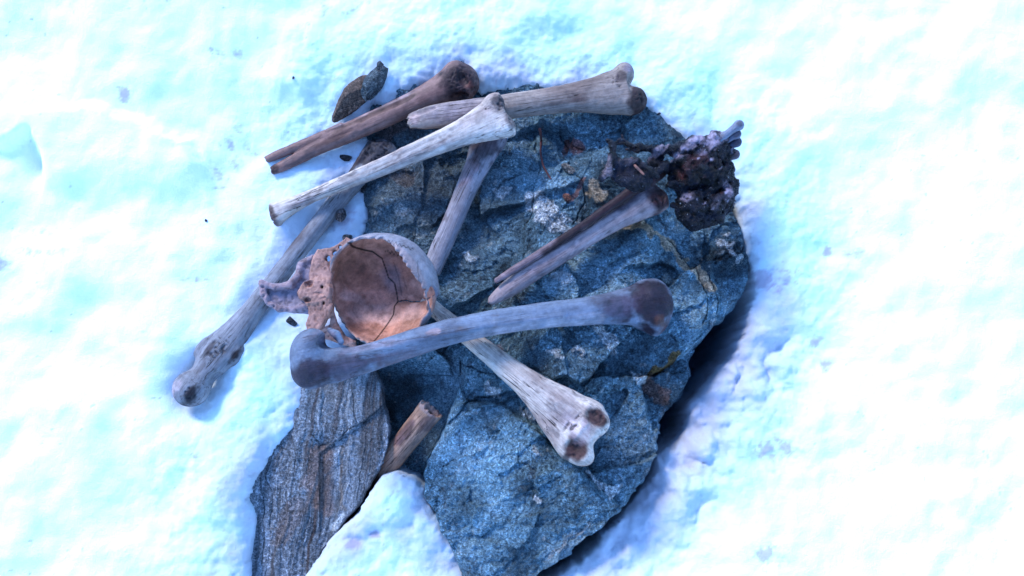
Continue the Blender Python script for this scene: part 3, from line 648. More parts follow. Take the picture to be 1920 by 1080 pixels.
        o = mesh_obj(name, v, f, mat or M_BONE, mw=M, cols=c)
        if cat: tag(o, label, cat, group)
        return o
DK = (0.07, 0.045, 0.045); BR = (0.22, 0.13, 0.10); PALE = (0.66, 0.60, 0.53)

def litter(px, py, r, colr, label, seed, cat='stone'): return stone('pebble' if cat == 'stone' else 'dirt_clod', px, py, (r * 1.2, r * 0.85, r * 0.7), colr, label, cat, seed, sink=0.35, rz=seed * 1.3)
# small split stone at the top left, lies under the bones' end of the snow
stone('split_stone', 656, 194, (56, 26, 22), (0.17, 0.105, 0.075), 'small brown split stone poking from snow above left', 'stone', 5, sink=0.4, rz=math.radians(52))
stone('split_stone', 696, 158, (46, 18, 18), (0.09, 0.11, 0.12), 'dark grey flaky stone half buried behind the brown split stone', 'stone', 6, sink=0.4, rz=math.radians(62))

litter(682, 352, 9, (0.05, 0.05, 0.055), 'black pebble at the snow edge below the pale bone', 18)
litter(648, 296, 10, (0.05, 0.045, 0.05), 'black pebble between the brown split bone and the pale bone', 19)
litter(713, 124, 9, (0.09, 0.09, 0.095), 'dark pebble in snow above the grey flaky stone', 20)
# F: long bone lying in the snow, ball end at lower left
b = Bone((352,735), (722,268), (-0.03, -0.02), (-40,-45,-40), (640,45,40)); L = b.L
b.tube([(30,4,0,22,19),(62,2,0,30,23),(100,0,0,36,23),(135,2,0,28,20),(190,1,0,20,18),(300,-2,0,18,17),(430,-3,0,18,17),(520,-1,0,20,18),(560,0,0,27,20),(585,2,0,31,21)], 6)
b.ball((8,2,1), (33,33,31), 6); b.ball((105,30,-2), (20,11,14), 6); b.ball((82,-32,-3), (24,10,13), 6); b.ball((585,8,0), (24,30,20), 6)
b.dig((48,30,6), (14,12,14), 4); b.dig((545,-8,20), (26,9,9), 4)
b.build('long_bone', 'long grey bone in the snow with its round ball end in a melted pit', 'bone', (0.27, 0.215, 0.20), [(2,16,30,16,(0.03,0.025,0.03),0.9),(84,-12,26,8,DK,0.7),(104,32,20,9,DK,0.9),(565,0,56,36,(0.06,0.05,0.06),0.85),(520,-18,30,10,DK,0.8),(0,-14,22,14,(0.66,0.62,0.58),0.5)],
  seed=101, sink=0.017, porous=((575,0,38,34),(4,14,22,14),(95,0,30,20)))

# G: short bone pointing down to the skull
b = Bone((925,243), (806,512), (0.0, -0.01), (-20,-50,-36), (310,50,36))
b.tube([(-6,3,0,26,20),(10,2,0,32,21),(30,2,0,33,20),(70,0,0,24,18),(130,1,0,20,17),(200,0,0,19,16),(300,0,0,19,16)], 6, rag0=1.2)
b.ball((18,-22,4),(16,10,12),5); b.dig((-14,4,12),(14,16,10),4)
b.build('broken_bone', 'short grey bone running from the crossed bones down behind the skull', 'bone', (0.33, 0.24, 0.225), [(30,6,56,40,(0.13,0.09,0.10),0.8),(4,-18,16,14,DK,0.7),(90,8,40,14,(0.33,0.25,0.22),0.7),(6,10,10,30,(0.6,0.55,0.5),0.6)], seed=111, porous=((2,-14,18,18),(20,26,14,12)))

# D: split bone, two prongs at its left end
b = Bone((503,311), (893,142), (-0.02, -0.01), (-10,-60,-45), (450,60,45)); 
b.tube([(0,-13,0,6,6),(20,-13,0,8.5,8),(60,-12,1,9,9),(110,-10,1,10,10),(160,-9,2,11,12)], 5, rag0=1.0)
b.tube([(2,12,0,8,7),(20,12,-1,10,9),(60,9,-1,12,11),(110,5,-1,15,13),(160,3,0,20,15),(240,2,0,21,16),(300,0,0,22,17),(350,-3,0,27,20),(380,-4,2,34,26),(405,0,2,36,28)], 6, rag0=1.4)
b.ball((405,2,4),(28,34,28),6); b.ball((396,-22,8),(20,18,20),6); b.dig((402,8,30),(9,15,9),4); b.dig((385,30,8),(18,9,12),4)
b.groove([(130,-9,14,2.5),(200,-6,18,5),(270,-6,19,6),(330,-9,24,4),(355,-12,28,1.5)], 2); b.groove([(10,0,0,3),(80,0,1,2.6),(140,-2,8,1.2)], 1)
b.groove([(120,4,13,1.5),(160,8,15,2.2),(190,3,16,1.2)],1)
b.build('split_bone', 'brown bone split lengthwise into two prongs at its left end', 'bone', (0.31, 0.14, 0.10), [(400,4,50,44,(0.06,0.04,0.045),0.88),(408,22,14,10,(0.3,0.12,0.08),0.7),(250,-6,110,7,BR,0.8),(230,-16,120,6,(0.5,0.43,0.38),0.7),(8,12,14,12,DK,0.7),(140,6,50,10,(0.28,0.15,0.10),0.5)], seed=121, mat=M_SMOOTH, sink=0.003, porous=((404,8,34,30),(4,12,10,10)))

# E: upper right thigh bone end
b = Bone((766,226), (1190,166), (0.0, 0.0), (-14,-70,-50), (480,70,50))
b.tube([(0,0,0,14,8),(20,0,0,21,15),(60,0,1,24,17),(140,0,0,23,20),(220,0,0,24,21),(300,1,0,27,22),(350,2,0,34,24),(390,3,0,44,27),(415,2,0,47,28)], 7, rag0=2.5)
b.ball((425,22,-2),(26,28,27),6); b.ball((418,-30,2),(18,22,24),6); b.dig((448,-8,8),(20,10,22),5); b.dig((14,-12,10),(40,8,9),4)
b.build('thigh_bone', 'weathered cracked thigh bone with two rounded knuckles at upper right', 'bone', (0.38, 0.235, 0.17), [(436,26,30,34,(0.08,0.045,0.05),0.9),(404,-18,14,14,(0.12,0.085,0.085),0.75),(425,-34,16,12,(0.36,0.33,0.34),0.7),(80,-4,80,26,(0.36,0.33,0.33),0.5),(12,4,12,14,(0.5,0.4,0.32),0.8),(300,14,60,5,BR,0.5)], seed=131, porous=((442,28,20,24),(395,-8,10,22)))

# C: long pale bone crossing over
b = Bone((512,402), (962,206), (0.0, 0.02), (-20,-60,-45), (510,60,45))
b.tube([(0,0,0,24,14),(8,0,0,24,15),(30,-1,0,18,14),(70,-3,0,13,13),(140,-2,0,14,14),(230,0,0,17,15),(320,0,0,20,17),(385,1,0,24,19),(430,2,0,32,22),(465,2,0,42,24),(488,2,0,42,23)], 8)
b.ball((474,-24,5),(18,18,19),6); b.ball((480,24,2),(15,20,19),6); b.ridge([(150,-8,11,3),(280,-9,13,4),(400,-10,16,4)],4); b.dig((504,0,6),(14,16,20),5); b.ball((4,6,0),(9,19,15),4)
b.build('shin_bone', 'long pale bone lying on top, crossing the other bones at upper left', 'bone', (0.68, 0.45, 0.335), [(490,-12,24,26,(0.10,0.09,0.10),0.8),(494,24,14,22,(0.28,0.2,0.17),0.7),(-2,2,12,30,(0.16,0.10,0.09),0.85),(300,10,80,8,(0.5,0.42,0.33),0.5),(60,6,50,8,(0.5,0.42,0.36),0.6),(430,-10,50,16,(0.46,0.42,0.36),0.5)], seed=141, porous=((486,-16,18,24),(496,26,10,22),(-4,8,9,18)))

# B: pale thigh bone end pointing to lower right
b = Bone((798,566), (1108,818), (-0.01, 0.01), (-16,-85,-50), (440,85,50))
b.tube([(-6,0,0,14,13),(40,0,0,15,14),(100,0,0,17,15),(180,0,0,20,16),(250,-1,0,26,18),(290,-1,0,35,20),(325,1,0,47,22),(362,2,0,53,22),(380,2,0,50,21)], 9)
b.ball((380,-28,-2),(34,25,22),8); b.ball((390,34,-3),(38,25,22),8); b.ball((385,4,-4),(28,36,20),8); b.dig((424,2,2),(14,12,32),6); b.dig((345,4,24),(26,18,8),6)
b.dig((386,-32,20),(19,15,7),3); b.dig((394,38,19),(20,17,8),3)
b.build('thigh_bone', 'pale thigh bone with two brown-pitted knuckles at lower right', 'bone', (0.63, 0.43, 0.325), [(384,-32,26,21,(0.17,0.075,0.06),0.95),(392,38,28,24,(0.16,0.065,0.05),0.95),(350,0,22,30,(0.5,0.46,0.44),0.5),(384,4,20,24,(0.55,0.5,0.48),0.5),(390,60,10,14,(0.1,0.05,0.05),0.8)], seed=151, porous=((362,6,12,30),(386,-32,15,13),(394,38,16,15)))

# H: lower leg: shin bone, thin outer bone
b = Bone((918,560), (1240,356), (0.0, 0.02), (-16,-50,-40), (430,50,40))
b.tube([(-4,6,-2,6,6),(14,4,0,13,12),(40,3,0,17,15),(120,1,0,18,16),(220,0,0,19,17),(290,0,0,22,19),(335,1,0,31,22),(362,2,0,35,24),(380,2,0,31,22)], 8, rag0=2)
b.ball((366,12,4),(24,22,22),6); b.ball((350,-22,2),(18,12,18),6); b.dig((372,14,26),(16,16,5),3); b.ridge([(60,-8,12,3),(200,-9,13,3),(300,-10,15,3)],4)
b.build('shin_bone', 'grey shin bone joined to the blackened foot at its upper right end', 'bone', (0.41, 0.25, 0.215), [(366,14,30,32,(0.08,0.035,0.04),0.92),(330,-20,60,20,(0.22,0.20,0.23),0.8),(200,-14,140,9,(0.24,0.20,0.21),0.6),(120,0,50,14,(0.38,0.28,0.26),0.4),(380,-10,16,30,DK,0.6)], seed=161, mat=M_SMOOTH, porous=((366,16,18,20),))
b = Bone((930,524), (1246,314), (0.0, 0.025), (-16,-40,-30), (430,40,30))
b.tube([(-4,2,0,5,5),(20,3,0,7,6.5),(100,5,0,7.5,7),(200,6,0,8,7.5),(300,3,0,10,9),(345,0,0,17,12),(370,-2,0,18,12),(386,-2,0,12,9)], 6, rag0=1.2)
b.groove([(60,4,7,1.2),(200,6,8,1.6),(300,3,10,1.2)],1)
b.build('fibula_bone', 'thin dark reddish-brown bone lying along the grey shin bone', 'bone', (0.22, 0.12, 0.11), [(270,0,190,30,(0.05,0.025,0.03),0.92),(374,-2,14,16,(0.26,0.15,0.11),0.8),(340,-16,60,8,(0.5,0.46,0.46),0.6),(10,0,18,16,(0.4,0.34,0.32),0.6)], seed=171, mat=M_SMOOTH)

# ------------------------------------------------------------------ mummified foot with bare toe bones
def foot():
    b = Bone((1258,352), (1372,270), (0.03, 0.03), (-140,-100,-45), (190,130,55), 1.2)
    def q2(px, py, up):                                  # photo pixel -> along / off
        u = (b.b - b.a) / b.L; w = np.array([px, py]) - b.a; return (w @ u, u[0] * w[1] - u[1] * w[0], up)
    for px, py, r, up in ((1300,322,(46,38,34),4),(1332,312,(32,36,30),4),(1345,350,(30,32,26),0),(1300,380,(36,28,24),-6),(1335,388,(32,22,22),-8),(1310,405,(24,14,16),-12),(1346,288,(18,20,20),8),(1325,290,(34,18,24),10)):
        b.ball(q2(px, py, up), r, 10)
    b.ridge([(*q2(1360,262,20),8),(*q2(1335,272,26),12),(*q2(1300,283,26),12),(*q2(1265,290,22),9),(*q2(1235,287,18),7),(*q2(1205,282,15),4),(*q2(1185,276,14),2.5)], 5)
    b.ridge([(*q2(1310,330,20),12),(*q2(1272,316,20),9),(*q2(1245,318,20),6),(*q2(1215,338,19),4.5),(*q2(1185,352,16),2.5)], 4); b.ridge([(*q2(1300,350,14),12),(*q2(1272,345,16),8),(*q2(1250,352,19),4)], 4)
    b.ridge([(*q2(1235,296,8),8),(*q2(1225,305,2),7),(*q2(1250,315,2),9)], 5)
    b.dig(q2(1290,358,24),(40,5,16),4,rz=0.5); b.dig(q2(1268,330,20),(12,24,20),5); b.dig(q2(1340,365,22),(30,5,10),4)
    rng = np.random.default_rng(4); spots = []
    xs, ys, zs = b.B.x[:, 0, 0], b.B.y[0, :, 0], b.B.z[0, 0, :]
    for i in range(110):
        px, py = rng.uniform(1264, 1372), rng.uniform(286, 414); a_, o_, _ = q2(px, py, 0)
        ix, iy = np.searchsorted(xs, a_ * b.k), np.searchsorted(ys, -o_ * b.k)
        ins = np.nonzero(b.F[ix, iy] < 0)[0]
        if len(ins) == 0: continue
        up = zs[ins[-1]] / b.k; r = rng.uniform(2.5, 6.0); kind = rng.random()
        if kind < 0.62:
            b.ball((a_, o_, up - 0.35 * r), (r * rng.uniform(1.2, 2.6), r, r * 0.9), 2.5, rng.uniform(0, 3))
            if rng.random() < 0.4: spots.append((a_, o_, r * 0.8, r * 0.5, (0.5, 0.52, 0.6) if rng.random() < 0.75 else (0.16, 0.07, 0.06), 0.8))
        else: b.dig((a_, o_, up + 0.2 * r), (r * 1.2, r * 0.8, r * 1.1), 1.2, rng.uniform(0, 3)); spots.append((a_, o_, r * 1.2, r, (0.006, 0.005, 0.008), 0.9))
    W = (0.50,0.48,0.54); s = lambda px, py, r1, r2, c, k: (*q2(px, py, 0)[:2], r1, r2, c, k)
    o = b.build('foot_flesh', 'foot', None, (0.009, 0.008, 0.014), [s(1290,320,28,15,(0.20,0.07,0.06),0.6),s(1330,274,44,15,W,0.9),s(1290,284,44,11,W,0.85),s(1240,286,40,7,W,0.6),s(1340,385,22,12,(0.28,0.27,0.30),0.5),s(1285,372,14,12,W,0.6),s(1335,320,16,10,(0.10,0.05,0.05),0.5),s(1362,370,8,36,W,0.6)] + spots,
        rough=3.2, mat=M_FLESH, weather=0.0, seed=181, sink=0.004, pitch=4, relax_it=1)
    root = bpy.data.objects.new('mummified_foot', None); scene.collection.objects.link(root)
    base = b.A + np.array([0.02, 0.0, -0.03]); root.location = base
    tag(root, 'blackened dried-out foot with bare toe bones sticking out at the right', 'foot')
    inv = Matrix.Translation(-Vector(base)); o.parent = root; o.matrix_world = o.matrix_world.copy(); o.matrix_parent_inverse = inv
    zt = b.A[2]
    for a, e, r0, r1, up, c in (((1348,262),(1386,234),8.5,9,0.016,(0.19,0.17,0.19)),((1350,272),(1381,251),7.5,8.5,0.010,(0.14,0.125,0.155)),((1350,286),(1382,266),7.5,8.5,0.004,(0.08,0.075,0.10)),((1352,306),(1379,289),7.5,8.5,0.0,(0.15,0.10,0.10)),((1356,322),(1373,318),5,6,-0.006,(0.08,0.06,0.065))):
        t = Bone(a, e, (zt + up, zt + up + 0.004), (-14,-16,-14), (np.hypot(e[0]-a[0], e[1]-a[1]) + 16,16,14), 0.8); LL = t.L
        t.tube([(-8,0,0,r0,r0),(LL*0.5,0,0,r0*0.8,r0*0.8),(LL,0,0,r1,r1)], 3); t.ball((LL,0,0),(r1*1.05,r1*1.08,r1),3)
        k = t.build('toe_bone', 'toe', None, c, [(LL,0,9,9,(0.12,0.09,0.1),0.6)], rough=0.3, mat=M_SMOOTH, seed=int(a[0]), rest=False)
        k.parent = root; k.matrix_parent_inverse = inv
    # stringy tendon ends at the left tip of the flap
    for pts in ([(1190,277,12),(1178,270,13),(1168,262,17),(1166,252,20)], [(1182,273,13),(1172,268,16),(1160,268,15),(1154,272,11)], [(1200,284,10),(1186,280,10),(1172,280,6)]):
        w = np.array([P(px, py, zt + 0.001 * up) for px, py, up in pts]); cord('tendon', w, 0.0030, 0.0010, (0.03,0.02,0.025), M_FLESH, root, inv)
def cord(name, w, r0, r1, colr, mat, parent=None, inv=None, n=8, seed=1):
    s = np.linspace(0, len(w) - 1, 8 * len(w)); pts = np.stack([np.interp(s, range(len(w)), w[:, i]) for i in range(3)], -1)
    for _ in range(4): pts[1:-1] = 0.25 * pts[:-2] + 0.5 * pts[1:-1] + 0.25 * pts[2:]
    t = np.gradient(pts, axis=0); t /= np.linalg.norm(t, axis=1, keepdims=True)
    a = np.cross(t, [0.1, 0.2, 1.0]); a /= np.linalg.norm(a, axis=1, keepdims=True); c = np.cross(t, a)
    th = np.linspace(0, 2 * np.pi, n, endpoint=False)
    r = np.linspace(r0, r1, len(pts)) * (1 + 0.25 * fbm(pts, 300, 2, seed))
    r[0] *= 0.3; r[-1] *= 0.3
    v = pts[:, None] + r[:, None, None] * (np.cos(th)[None, :, None] * a[:, None] + np.sin(th)[None, :, None] * c[:, None])
    m = len(pts); f = np.array([[i * n + j, i * n + (j + 1) % n, (i + 1) * n + (j + 1) % n, (i + 1) * n + j] for i in range(m - 1) for j in range(n)])
    org = w[0]; o = mesh_obj(name, v.reshape(-1, 3) - org, f, mat, mw=Matrix.Translation(org), cols=np.repeat(np.array([colr]), m * n, 0))
    if parent is not None: o.parent = parent; o.matrix_parent_inverse = inv
    return o
foot()
# scrap of black dried skin beside the ankle
b = Bone((1128,322), (1206,318), (0.0, 0.0), (-25,-65,-30), (110,50,40), 1.1)
b.ridge([(0,14,8,5),(14,0,10,7),(20,-20,14,6),(22,-42,16,3.5),(12,-52,18,2)], 4); b.ball((48,4,0),(34,24,14),6); b.ball((60,18,-4),(26,20,12),6); b.ridge([(30,-14,10,6),(60,-10,8,7),(84,4,4,6),(96,14,2,3)], 4)
b.ridge([(20,-42,16,2.5),(34,-52,14,1.6),(44,-50,10,1)], 2); b.dig((50,4,16),(26,14,10),4)
b.build('dried_skin', 'shrivelled black scrap of dried skin lying beside the ankle', 'dried skin', (0.016, 0.013, 0.02), [(10,0,10,30,(0.36,0.33,0.34),0.7),(60,-12,40,6,(0.25,0.23,0.25),0.5)], rough=2.0, mat=M_FLESH, weather=0.0, seed=191)

# ------------------------------------------------------------------ skull, lying upside down and open
def skull():
    SC = 0.575
    cpx = (713, 545)
    def m(px, py): return ((px - cpx[0]) * SC, -(py - cpx[1]) * SC)
    B = Box3((-75, -72, -60), (72, 75, 62), 1.0)
    tilt = math.radians(31); dirx, diry = 0.72, 0.69                      # the far rim (upper right) stands high
    nx, ny, nz_ = -math.sin(tilt) * dirx, -math.sin(tilt) * diry, math.cos(tilt)
    shrink = 1 - 0.045 * sstep(-1, 1, (-8.0 - (B.y - 0.04 * B.x)) / 1.5 + 0 * B.z) * sstep(5, 12, B.x)
    wob = 1 + 0.012 * np.sin(B.x * 0.07 + 1) * np.sin(B.y * 0.06) + 0.01 * np.sin(B.z * 0.09)
    R = np.array([62.0, 61.0, 50.0])
    k0 = np.sqrt((B.x / R[0]) ** 2 + (B.y / R[1]) ** 2 + (B.z / R[2]) ** 2) / (shrink * wob)
    outer = (k0 - 1) * 56; sh = np.abs(outer + 1.7) - 1.7
    h = nx * B.x + ny * B.y + nz_ * B.z
    ragged = 2.2 * np.sin(B.x * 0.55 - B.y * 0.35) * np.sin(B.y * 0.27 + 1) + 6.5 * np.sin(B.x * 0.052 - B.y * 0.045 + 0.6) + 3.2 * np.sin(B.x * 0.10 + B.y * 0.13 + 2) + 1.9 * np.sin(B.x * 0.31 + B.y * 0.2) + 1.0 * np.sin(B.x * 0.8 - B.y * 0.6) + 0.6 * np.sin(B.y * 1.7 + B.x)
    F = smax(sh, h - (7.0 + 0.55 * ragged), 1.2)
    F = np.maximum(F, -(B.cap((*m(814,556), 20), (*m(835,600), -5), 8, 14)))
    def groove(pts, r, dep):
        nonlocal F
        d2 = None
        for a, e in zip(pts[:-1], pts[1:]):
            a = np.array(m(*a)); ee = np.array(m(*e)) - a; dx, dy = B.x - a[0], B.y - a[1]
            t = np.clip((dx * ee[0] + dy * ee[1]) / (ee @ ee), 0, 1); d = np.sqrt((dx - t * ee[0]) ** 2 + (dy - t * ee[1]) ** 2); d2 = d if d2 is None else np.minimum(d2, d)
        F = np.maximum(F, -np.maximum(d2 - r + 0 * B.z, -(outer + dep)))
    CR1 = [(655,461),(690,463),(706,473),(713,495),(716,506),(728,517),(732,535),(735,552),(729,562),(728,578),(716,600),(706,618),(699,632)]
    CR2 = [(735,552),(750,550),(762,554),(780,555),(800,551)]
    groove(CR1, 0.75, 1.0); groove(CR2, 0.6, 3.2)
    v, f = B.mesh(F, 1); n = vnormals(v, f)
    v = v + n * (0.0006 * fbm(v, 60, 3, 501))[:, None]
    p = v * 1000; kk = np.sqrt((p[:, 0] / R[0]) ** 2 + (p[:, 1] / R[1]) ** 2 + (p[:, 2] / R[2]) ** 2)
    inner = 1 - sstep(0.945, 0.972, kk)
    hv = nx * p[:, 0] + ny * p[:, 1] + nz_ * p[:, 2]
    px = np.stack([p[:, 0] / SC + cpx[0], -p[:, 1] / SC + cpx[1]], -1)
    out_c = np.array([0.22, 0.31, 0.42]); c = out_c * (1 + 0.2 * fbm(v, 30, 4, 511))[:, None]
    ic = np.repeat(np.array([[0.34, 0.225, 0.18]]), len(v), 0)
    pw = wig(px, 16, 40, 521)
    for cc_, rr, colr, k in (((660,500),(50,40),(0.19,0.115,0.085),0.85),((745,490),(40,22),(0.22,0.13,0.09),0.7),((690,490),(24,14),(0.40,0.28,0.21),0.6),((690,580),(55,26),(0.50,0.41,0.38),0.8),((760,575),(30,20),(0.50,0.41,0.37),0.6),((655,615),(30,14),(0.17,0.10,0.08),0.7),
        ((780,520),(26,14),(0.42,0.31,0.25),0.6),((690,540),(30,12),(0.30,0.2,0.17),0.5),((700,610),(40,8),(0.2,0.12,0.09),0.5),((770,600),(30,10),(0.36,0.25,0.19),0.6),((650,550),(24,16),(0.45,0.37,0.35),0.6)):
        e = np.sqrt((((pw - cc_) / rr) ** 2).sum(1)); mk = ((1 - sstep(0.5, 1.15, e)) * k)[:, None]; ic = ic * (1 - mk) + np.array(colr) * mk
    ic = ic * (1 + 0.25 * fbm(v, 45, 4, 531))[:, None]
    mot = fbm(v, 75, 5, 533, 0.65)[:, None]; ic = ic * np.array([1.38, 1.5, 1.6]) * np.clip(1 + 0.7 * mot, 0.4, 1.8); c = c * (1 - inner[:, None]) + ic * inner[:, None]
    rim = (sstep(3, 7, hv) * (1 - inner * 0.3))[:, None]; c = c * (1 - 0.4 * rim) + np.array([0.32, 0.30, 0.32]) * 0.4 * rim
    crk = 1 - sstep(0.7, 2.0, np.minimum(poly_sd(px, CR1, False), poly_sd(px, CR2, False) + 0.6)); c = c * (1 - 0.9 * (crk * sstep(0.0, 0.3, n[:, 2] + 0.4)))[:, None]
    sut = poly_sd(px + np.stack([2.6 * np.sin(px[:, 0] * 1.05), 2.6 * np.cos(px[:, 0] * 0.9)], -1), [(716,462),(735,466),(752,472),(775,478)], False)
    c = c * (1 - 0.7 * (1 - sstep(0.6, 2.0, sut)) * (px[:, 1] < 486))[:, None]
    hair = np.minimum.reduce([poly_sd(wig(px, 3, 12, 541), l, False) for l in ([(728,482),(738,510),(742,540)], [(785,500),(790,530),(789,552)], [(745,505),(752,525)])])
    c = c * (1 - 0.45 * (1 - sstep(0.4, 1.6, hair)))[:, None]
    # face side: skull-base bridge and upper jaw
    Bf = Box3((-142, -58, -46), (-28, 58, 30), 0.95)
    ZB = -20.0
    def fp(px_, py_, z): x, y = m(px_, py_); return (x, y, z)
    def pl(pts, z0, t, slope=(0, 0), k=1.5): return Bf.plate([m(*q_) for q_ in pts], z0, t, slope, k)
    S = pl([(583,478),(592,464),(602,470),(613,490),(623,515),(618,532),(600,530),(580,524),(575,514)], ZB+6, 5.5, (0.25, 0.1), 3)
    S = smin(S, pl([(572,561),(600,558),(622,558),(627,570),(616,592),(603,612),(592,624),(576,624),(573,602),(578,586)], ZB+4, 5.5, (0.25, 0.12), 3), 3)
    S = smin(S, pl([(568,524),(590,519),(618,520),(626,535),(625,556),(606,567),(580,567),(560,556),(556,546)], ZB+6, 7.5, (0.1, 0), 4), 4)
    S = smin(S, pl([(594,466),(625,461),(650,446),(662,455),(641,470),(629,490),(622,514),(611,488)], ZB+14, 3.6, (0.28, 0.3), 2), 3)
    S = smin(S, pl([(600,614),(617,602),(623,574),(631,600),(646,624),(672,636),(660,646),(630,636),(598,626)], ZB-2, 3.6, (-0.12, 0.25), 2), 3)
    S = smin(S, Bf.ell(fp(617,545,ZB+13), (4.5,9,6)), 2)
    S = smax(S, -Bf.ell(fp(578,529,ZB+15), (5.4,4.4,10)), 1.2); S = smax(S, -Bf.ell(fp(576,559,ZB+14), (4.6,3.0,9)), 1.2)
    S = smax(S, -Bf.cap(fp(566,545,ZB+15), fp(604,549,ZB+14.5), 1.2, 2.0), 1.0); S = smax(S, -Bf.cap(fp(596,560,ZB+15), fp(612,556,ZB+14), 1.4, 1.0), 1.0)
    for c_, r in (((613,482),2.6),((626,474),2.0),((637,463),1.7),((617,606),2.6),((627,618),2.2),((609,617),1.8),((641,630),1.7),((604,536),1.6),((608,566),1.5)): S = smax(S, -Bf.ell(fp(*c_, ZB+16), (r, r*1.3, 16)), 0.8)
    J = pl([(487,525),(500,522),(526,532),(545,525),(555,508),(551,492),(566,478),(584,476),(586,520),(566,545),(576,562),(584,584),(556,581),(540,579),(514,575),(496,561),(488,545)], ZB-1, 2.6, (0.06, 0.05), 1.5)
    J = smin(J, Bf.chain([(*fp(489,526,ZB+5),3.2),(*fp(493,546,ZB+5),3.4),(*fp(504,562,ZB+4),3.6),(*fp(524,574,ZB+4),3.6),(*fp(550,576,ZB+3),3.6),(*fp(580,566,ZB+3),3.4)], 2), 3)
    J = smin(J, Bf.chain([(*fp(489,526,ZB+6),3.2),(*fp(514,534,ZB+4),3.8),(*fp(540,530,ZB+5),4.2),(*fp(556,512,ZB+5),3.6),(*fp(560,490,ZB+4),2.8),(*fp(582,477,ZB+5),2.6)], 2), 4)
    J = smax(J, -Bf.ell(fp(534,556,ZB+8), (19,6.5,8)), 2)
    rj = np.random.default_rng(9)
    for ax_, ay_ in resample([(491,535),(494,550),(506,564),(526,576),(552,577),(572,569)], 8, False):
        ax_ += rj.uniform(-2, 2); ay_ += rj.uniform(-1.5, 1.5); J = smax(J, -Bf.ell(fp(ax_, ay_, ZB+8.5), (rj.uniform(1.4,2.6), rj.uniform(1.1,1.9), rj.uniform(2,3.6)), rj.uniform(0, 3)), 0.8)
    def face(Fx, seed, colr, name):
        fv, ff = Bf.mesh(Fx, 1); fn = vnormals(fv, ff)
        por = sstep(0.05, 0.4, fbm(fv, 300, 2, seed)); fv2 = fv + fn * (0.0008 * fbm(fv, 110, 3, seed + 1) - 0.0007 * por)[:, None]
        col = np.array(colr) * (1 + 0.35 * fbm(fv, 60, 4, seed + 2))[:, None] * (1 - 0.35 * por)[:, None]
        tip = sstep(0, 9, fv[:, 2] * 1000 - ZB - 1)[:, None] * 0.35; col = col * (1 - tip) + np.array([0.36, 0.25, 0.2]) * tip
        return name, fv2, ff, col * np.array([0.95, 0.64, 0.55])
    c = c * np.array([0.9, 0.58, 0.48])
    parts = [('braincase', v, f, c), face(S, 551, (0.36, 0.28, 0.27), 'skull_base'), face(J, 561, (0.25, 0.30, 0.42), 'upper_jaw')]
    low = v[::3]
    zz = 0.02
    for _ in range(4): A = P(*cpx, zz); zz = A[2] + drop(low[low[:, 2] < 0.0] + A) - 0.006
    A = P(*cpx, zz); print('REST skull z', zz)
    root = bpy.data.objects.new('human_skull', None); scene.collection.objects.link(root); root.location = A
    tag(root, 'upturned broken brown skull with cracked hollow braincase facing up', 'skull')
    for name, pv, pf, pc in parts:
        o = mesh_obj(name, pv, pf, M_SKULL, parent=root, cols=pc); stamp(pv + A) if name == 'braincase' else None
skull()

# A: the dark thigh bone lying over everything in front of the skull
b = Bone((588,678), (1228,572), (0.015, 0.015), (-60,-85,-55), (720,75,55))
b.tube([(-8,4,0,36,28),(20,12,0,34,26),(60,14,0,27,23),(100,9,0,25,22),(160,-1,1,25,22),(240,-13,2,24,21),(330,-17,3,23,21),(420,-15,3,24,21),(500,-10,2,26,22),(560,-7,0,31,25),(600,-5,0,40,29),(625,-2,0,45,31)], 9)
b.ball((-10,18,-2),(30,28,30),8); b.ball((2,-32,6),(28,26,26),8); b.ball((-14,-10,2),(26,36,28),8); b.dig((28,-30,20),(18,14,26),3); b.ridge([(80,4,20,4),(200,-8,21,4),(330,-10,22,4),(450,-6,22,3)],5); b.ridge([(36,-50,6,5),(46,-40,8,6),(52,-26,8,6)],5)
b.ball((632,0,-2),(40,50,34),8); b.ball((622,34,-6),(30,24,30),8); b.ball((645,-10,4),(26,38,28),8); b.dig((596,52,0),(26,16,40),8)
b.groove([(672,-40,6,2),(680,-8,12,2),(676,30,6,2)],2)
b.build('thigh_bone', 'big dark blue-grey thigh bone lying across in front of the skull', 'bone', (0.175, 0.17, 0.195), [(628,0,62,58,(0.05,0.028,0.04),0.93),(560,-4,46,34,(0.13,0.11,0.15),0.8),(690,0,12,60,(0.25,0.26,0.3),0.6),(-10,22,50,34,(0.085,0.065,0.085),0.9),(60,20,60,24,(0.13,0.11,0.14),0.8),(150,18,60,14,(0.2,0.15,0.16),0.6),(635,34,16,14,(0.2,0.1,0.06),0.7),
  (340,4,90,16,(0.36,0.38,0.38),0.5),(215,-14,16,8,(0.5,0.4,0.36),0.6),(30,-30,18,14,(0.03,0.03,0.045),0.9),(480,8,70,14,(0.38,0.4,0.38),0.5),(20,-40,26,14,(0.3,0.29,0.31),0.6),(100,-8,60,10,(0.3,0.28,0.31),0.5)], seed=201, mat=M_SMOOTH, sink=0.001)

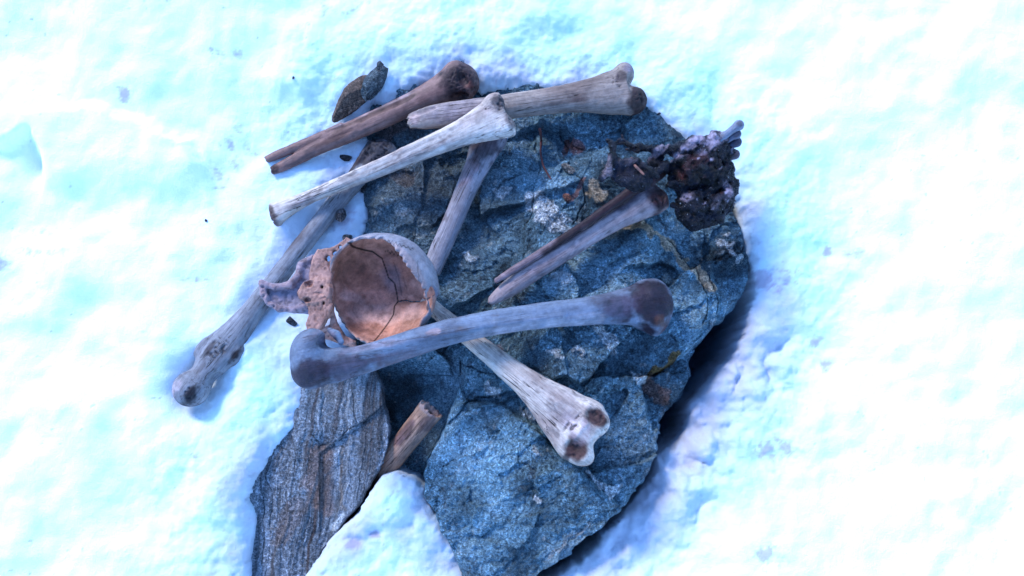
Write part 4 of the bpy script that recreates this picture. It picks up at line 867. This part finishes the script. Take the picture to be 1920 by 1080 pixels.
# bone shard in the hollow between slab and boulder
b = Bone((700,905), (808,768), (-0.075, -0.038), (-60,-40,-36), (200,40,36), 1.0)
b.tube([(-52,-12,-4,3,4),(-25,-10,-3,7,7),(5,-5,-2,14,12),(35,0,0,20,16),(90,0,0,21,17),(150,0,0,22,17),(176,0,0,24,18)], 5, rag1=2.0)
b.cut(b.B.ell(b.pt((182,4,4)), np.array((30,14,10)) * b.k), 1.0); b.groove([(40,12,21,1),(90,11,23,1.2),(140,14,22,0.8)],0.8)
b.build('bone_shard', 'short hollow tan bone fragment wedged between the slab and the boulder', 'bone', (0.47, 0.22, 0.13), [(-20,0,56,30,(0.10,0.055,0.05),0.9),(110,-10,34,12,(0.25,0.16,0.17),0.75),(160,10,22,14,(0.28,0.19,0.18),0.7),(50,-8,34,12,(0.58,0.36,0.22),0.7),(174,-6,8,20,(0.66,0.56,0.46),0.7)], seed=211, rest=False)

# ------------------------------------------------------------------ small things
stone('pebble', 1065, 316, (17, 10, 8), (0.21, 0.17, 0.14), 'small rounded tan pebble lying on top of the boulder', 'pebble', 11, sink=0.15, rz=math.radians(-28))
stone('pebble', 652, 447, (12, 8, 8), (0.09, 0.09, 0.10), 'dark pebble touching the upper left rim of the skull', 'pebble', 12)
litter(638, 407, 12, (0.10, 0.085, 0.09), 'dark dirt clod in the snow between the crossed bones and skull', 13, 'dirt clod')
litter(546, 601, 9, (0.05, 0.05, 0.06), 'black dirt clod in the snow below the skull jaw', 14, 'dirt clod')
litter(386, 413, 3, (0.05, 0.04, 0.05), 'tiny black pebble on the snow left of the pale bone', 16)
litter(1236, 213, 3, (0.06, 0.05, 0.06), 'tiny dark pebble in the snow beside the upper right bone knuckle', 22)
litter(550, 146, 3, (0.06, 0.05, 0.06), 'tiny dark pebble in the snow left of the split stones', 23)
litter(1063, 371, 8, (0.30, 0.11, 0.07), 'small rust-red crumb on the boulder beside the quartz patch', 24)
def twig(pts, r0, r1, colr, label, lift=0.0015):
    w = []
    for px, py in pts:
        z = -0.02
        for _ in range(4): c = P(px, py, z); i, j = zcells(c[None]); z = ZMAP[i, j][0] + lift
        w.append(P(px, py, z))
    o = cord('twig', np.array(w), r0, r1, colr, M_SMOOTH, seed=7); tag(o, label, 'twig')
twig([(1012,240),(1015,262),(1013,285),(1018,310),(1028,328),(1033,336)], 0.0016, 0.001, (0.14,0.05,0.045), 'thin dark red curved twig lying on the boulder')
twig([(1184,296),(1190,310),(1200,320),(1208,328)], 0.0016, 0.0012, (0.2,0.09,0.07), 'short brown twig between the skin scrap and the foot')
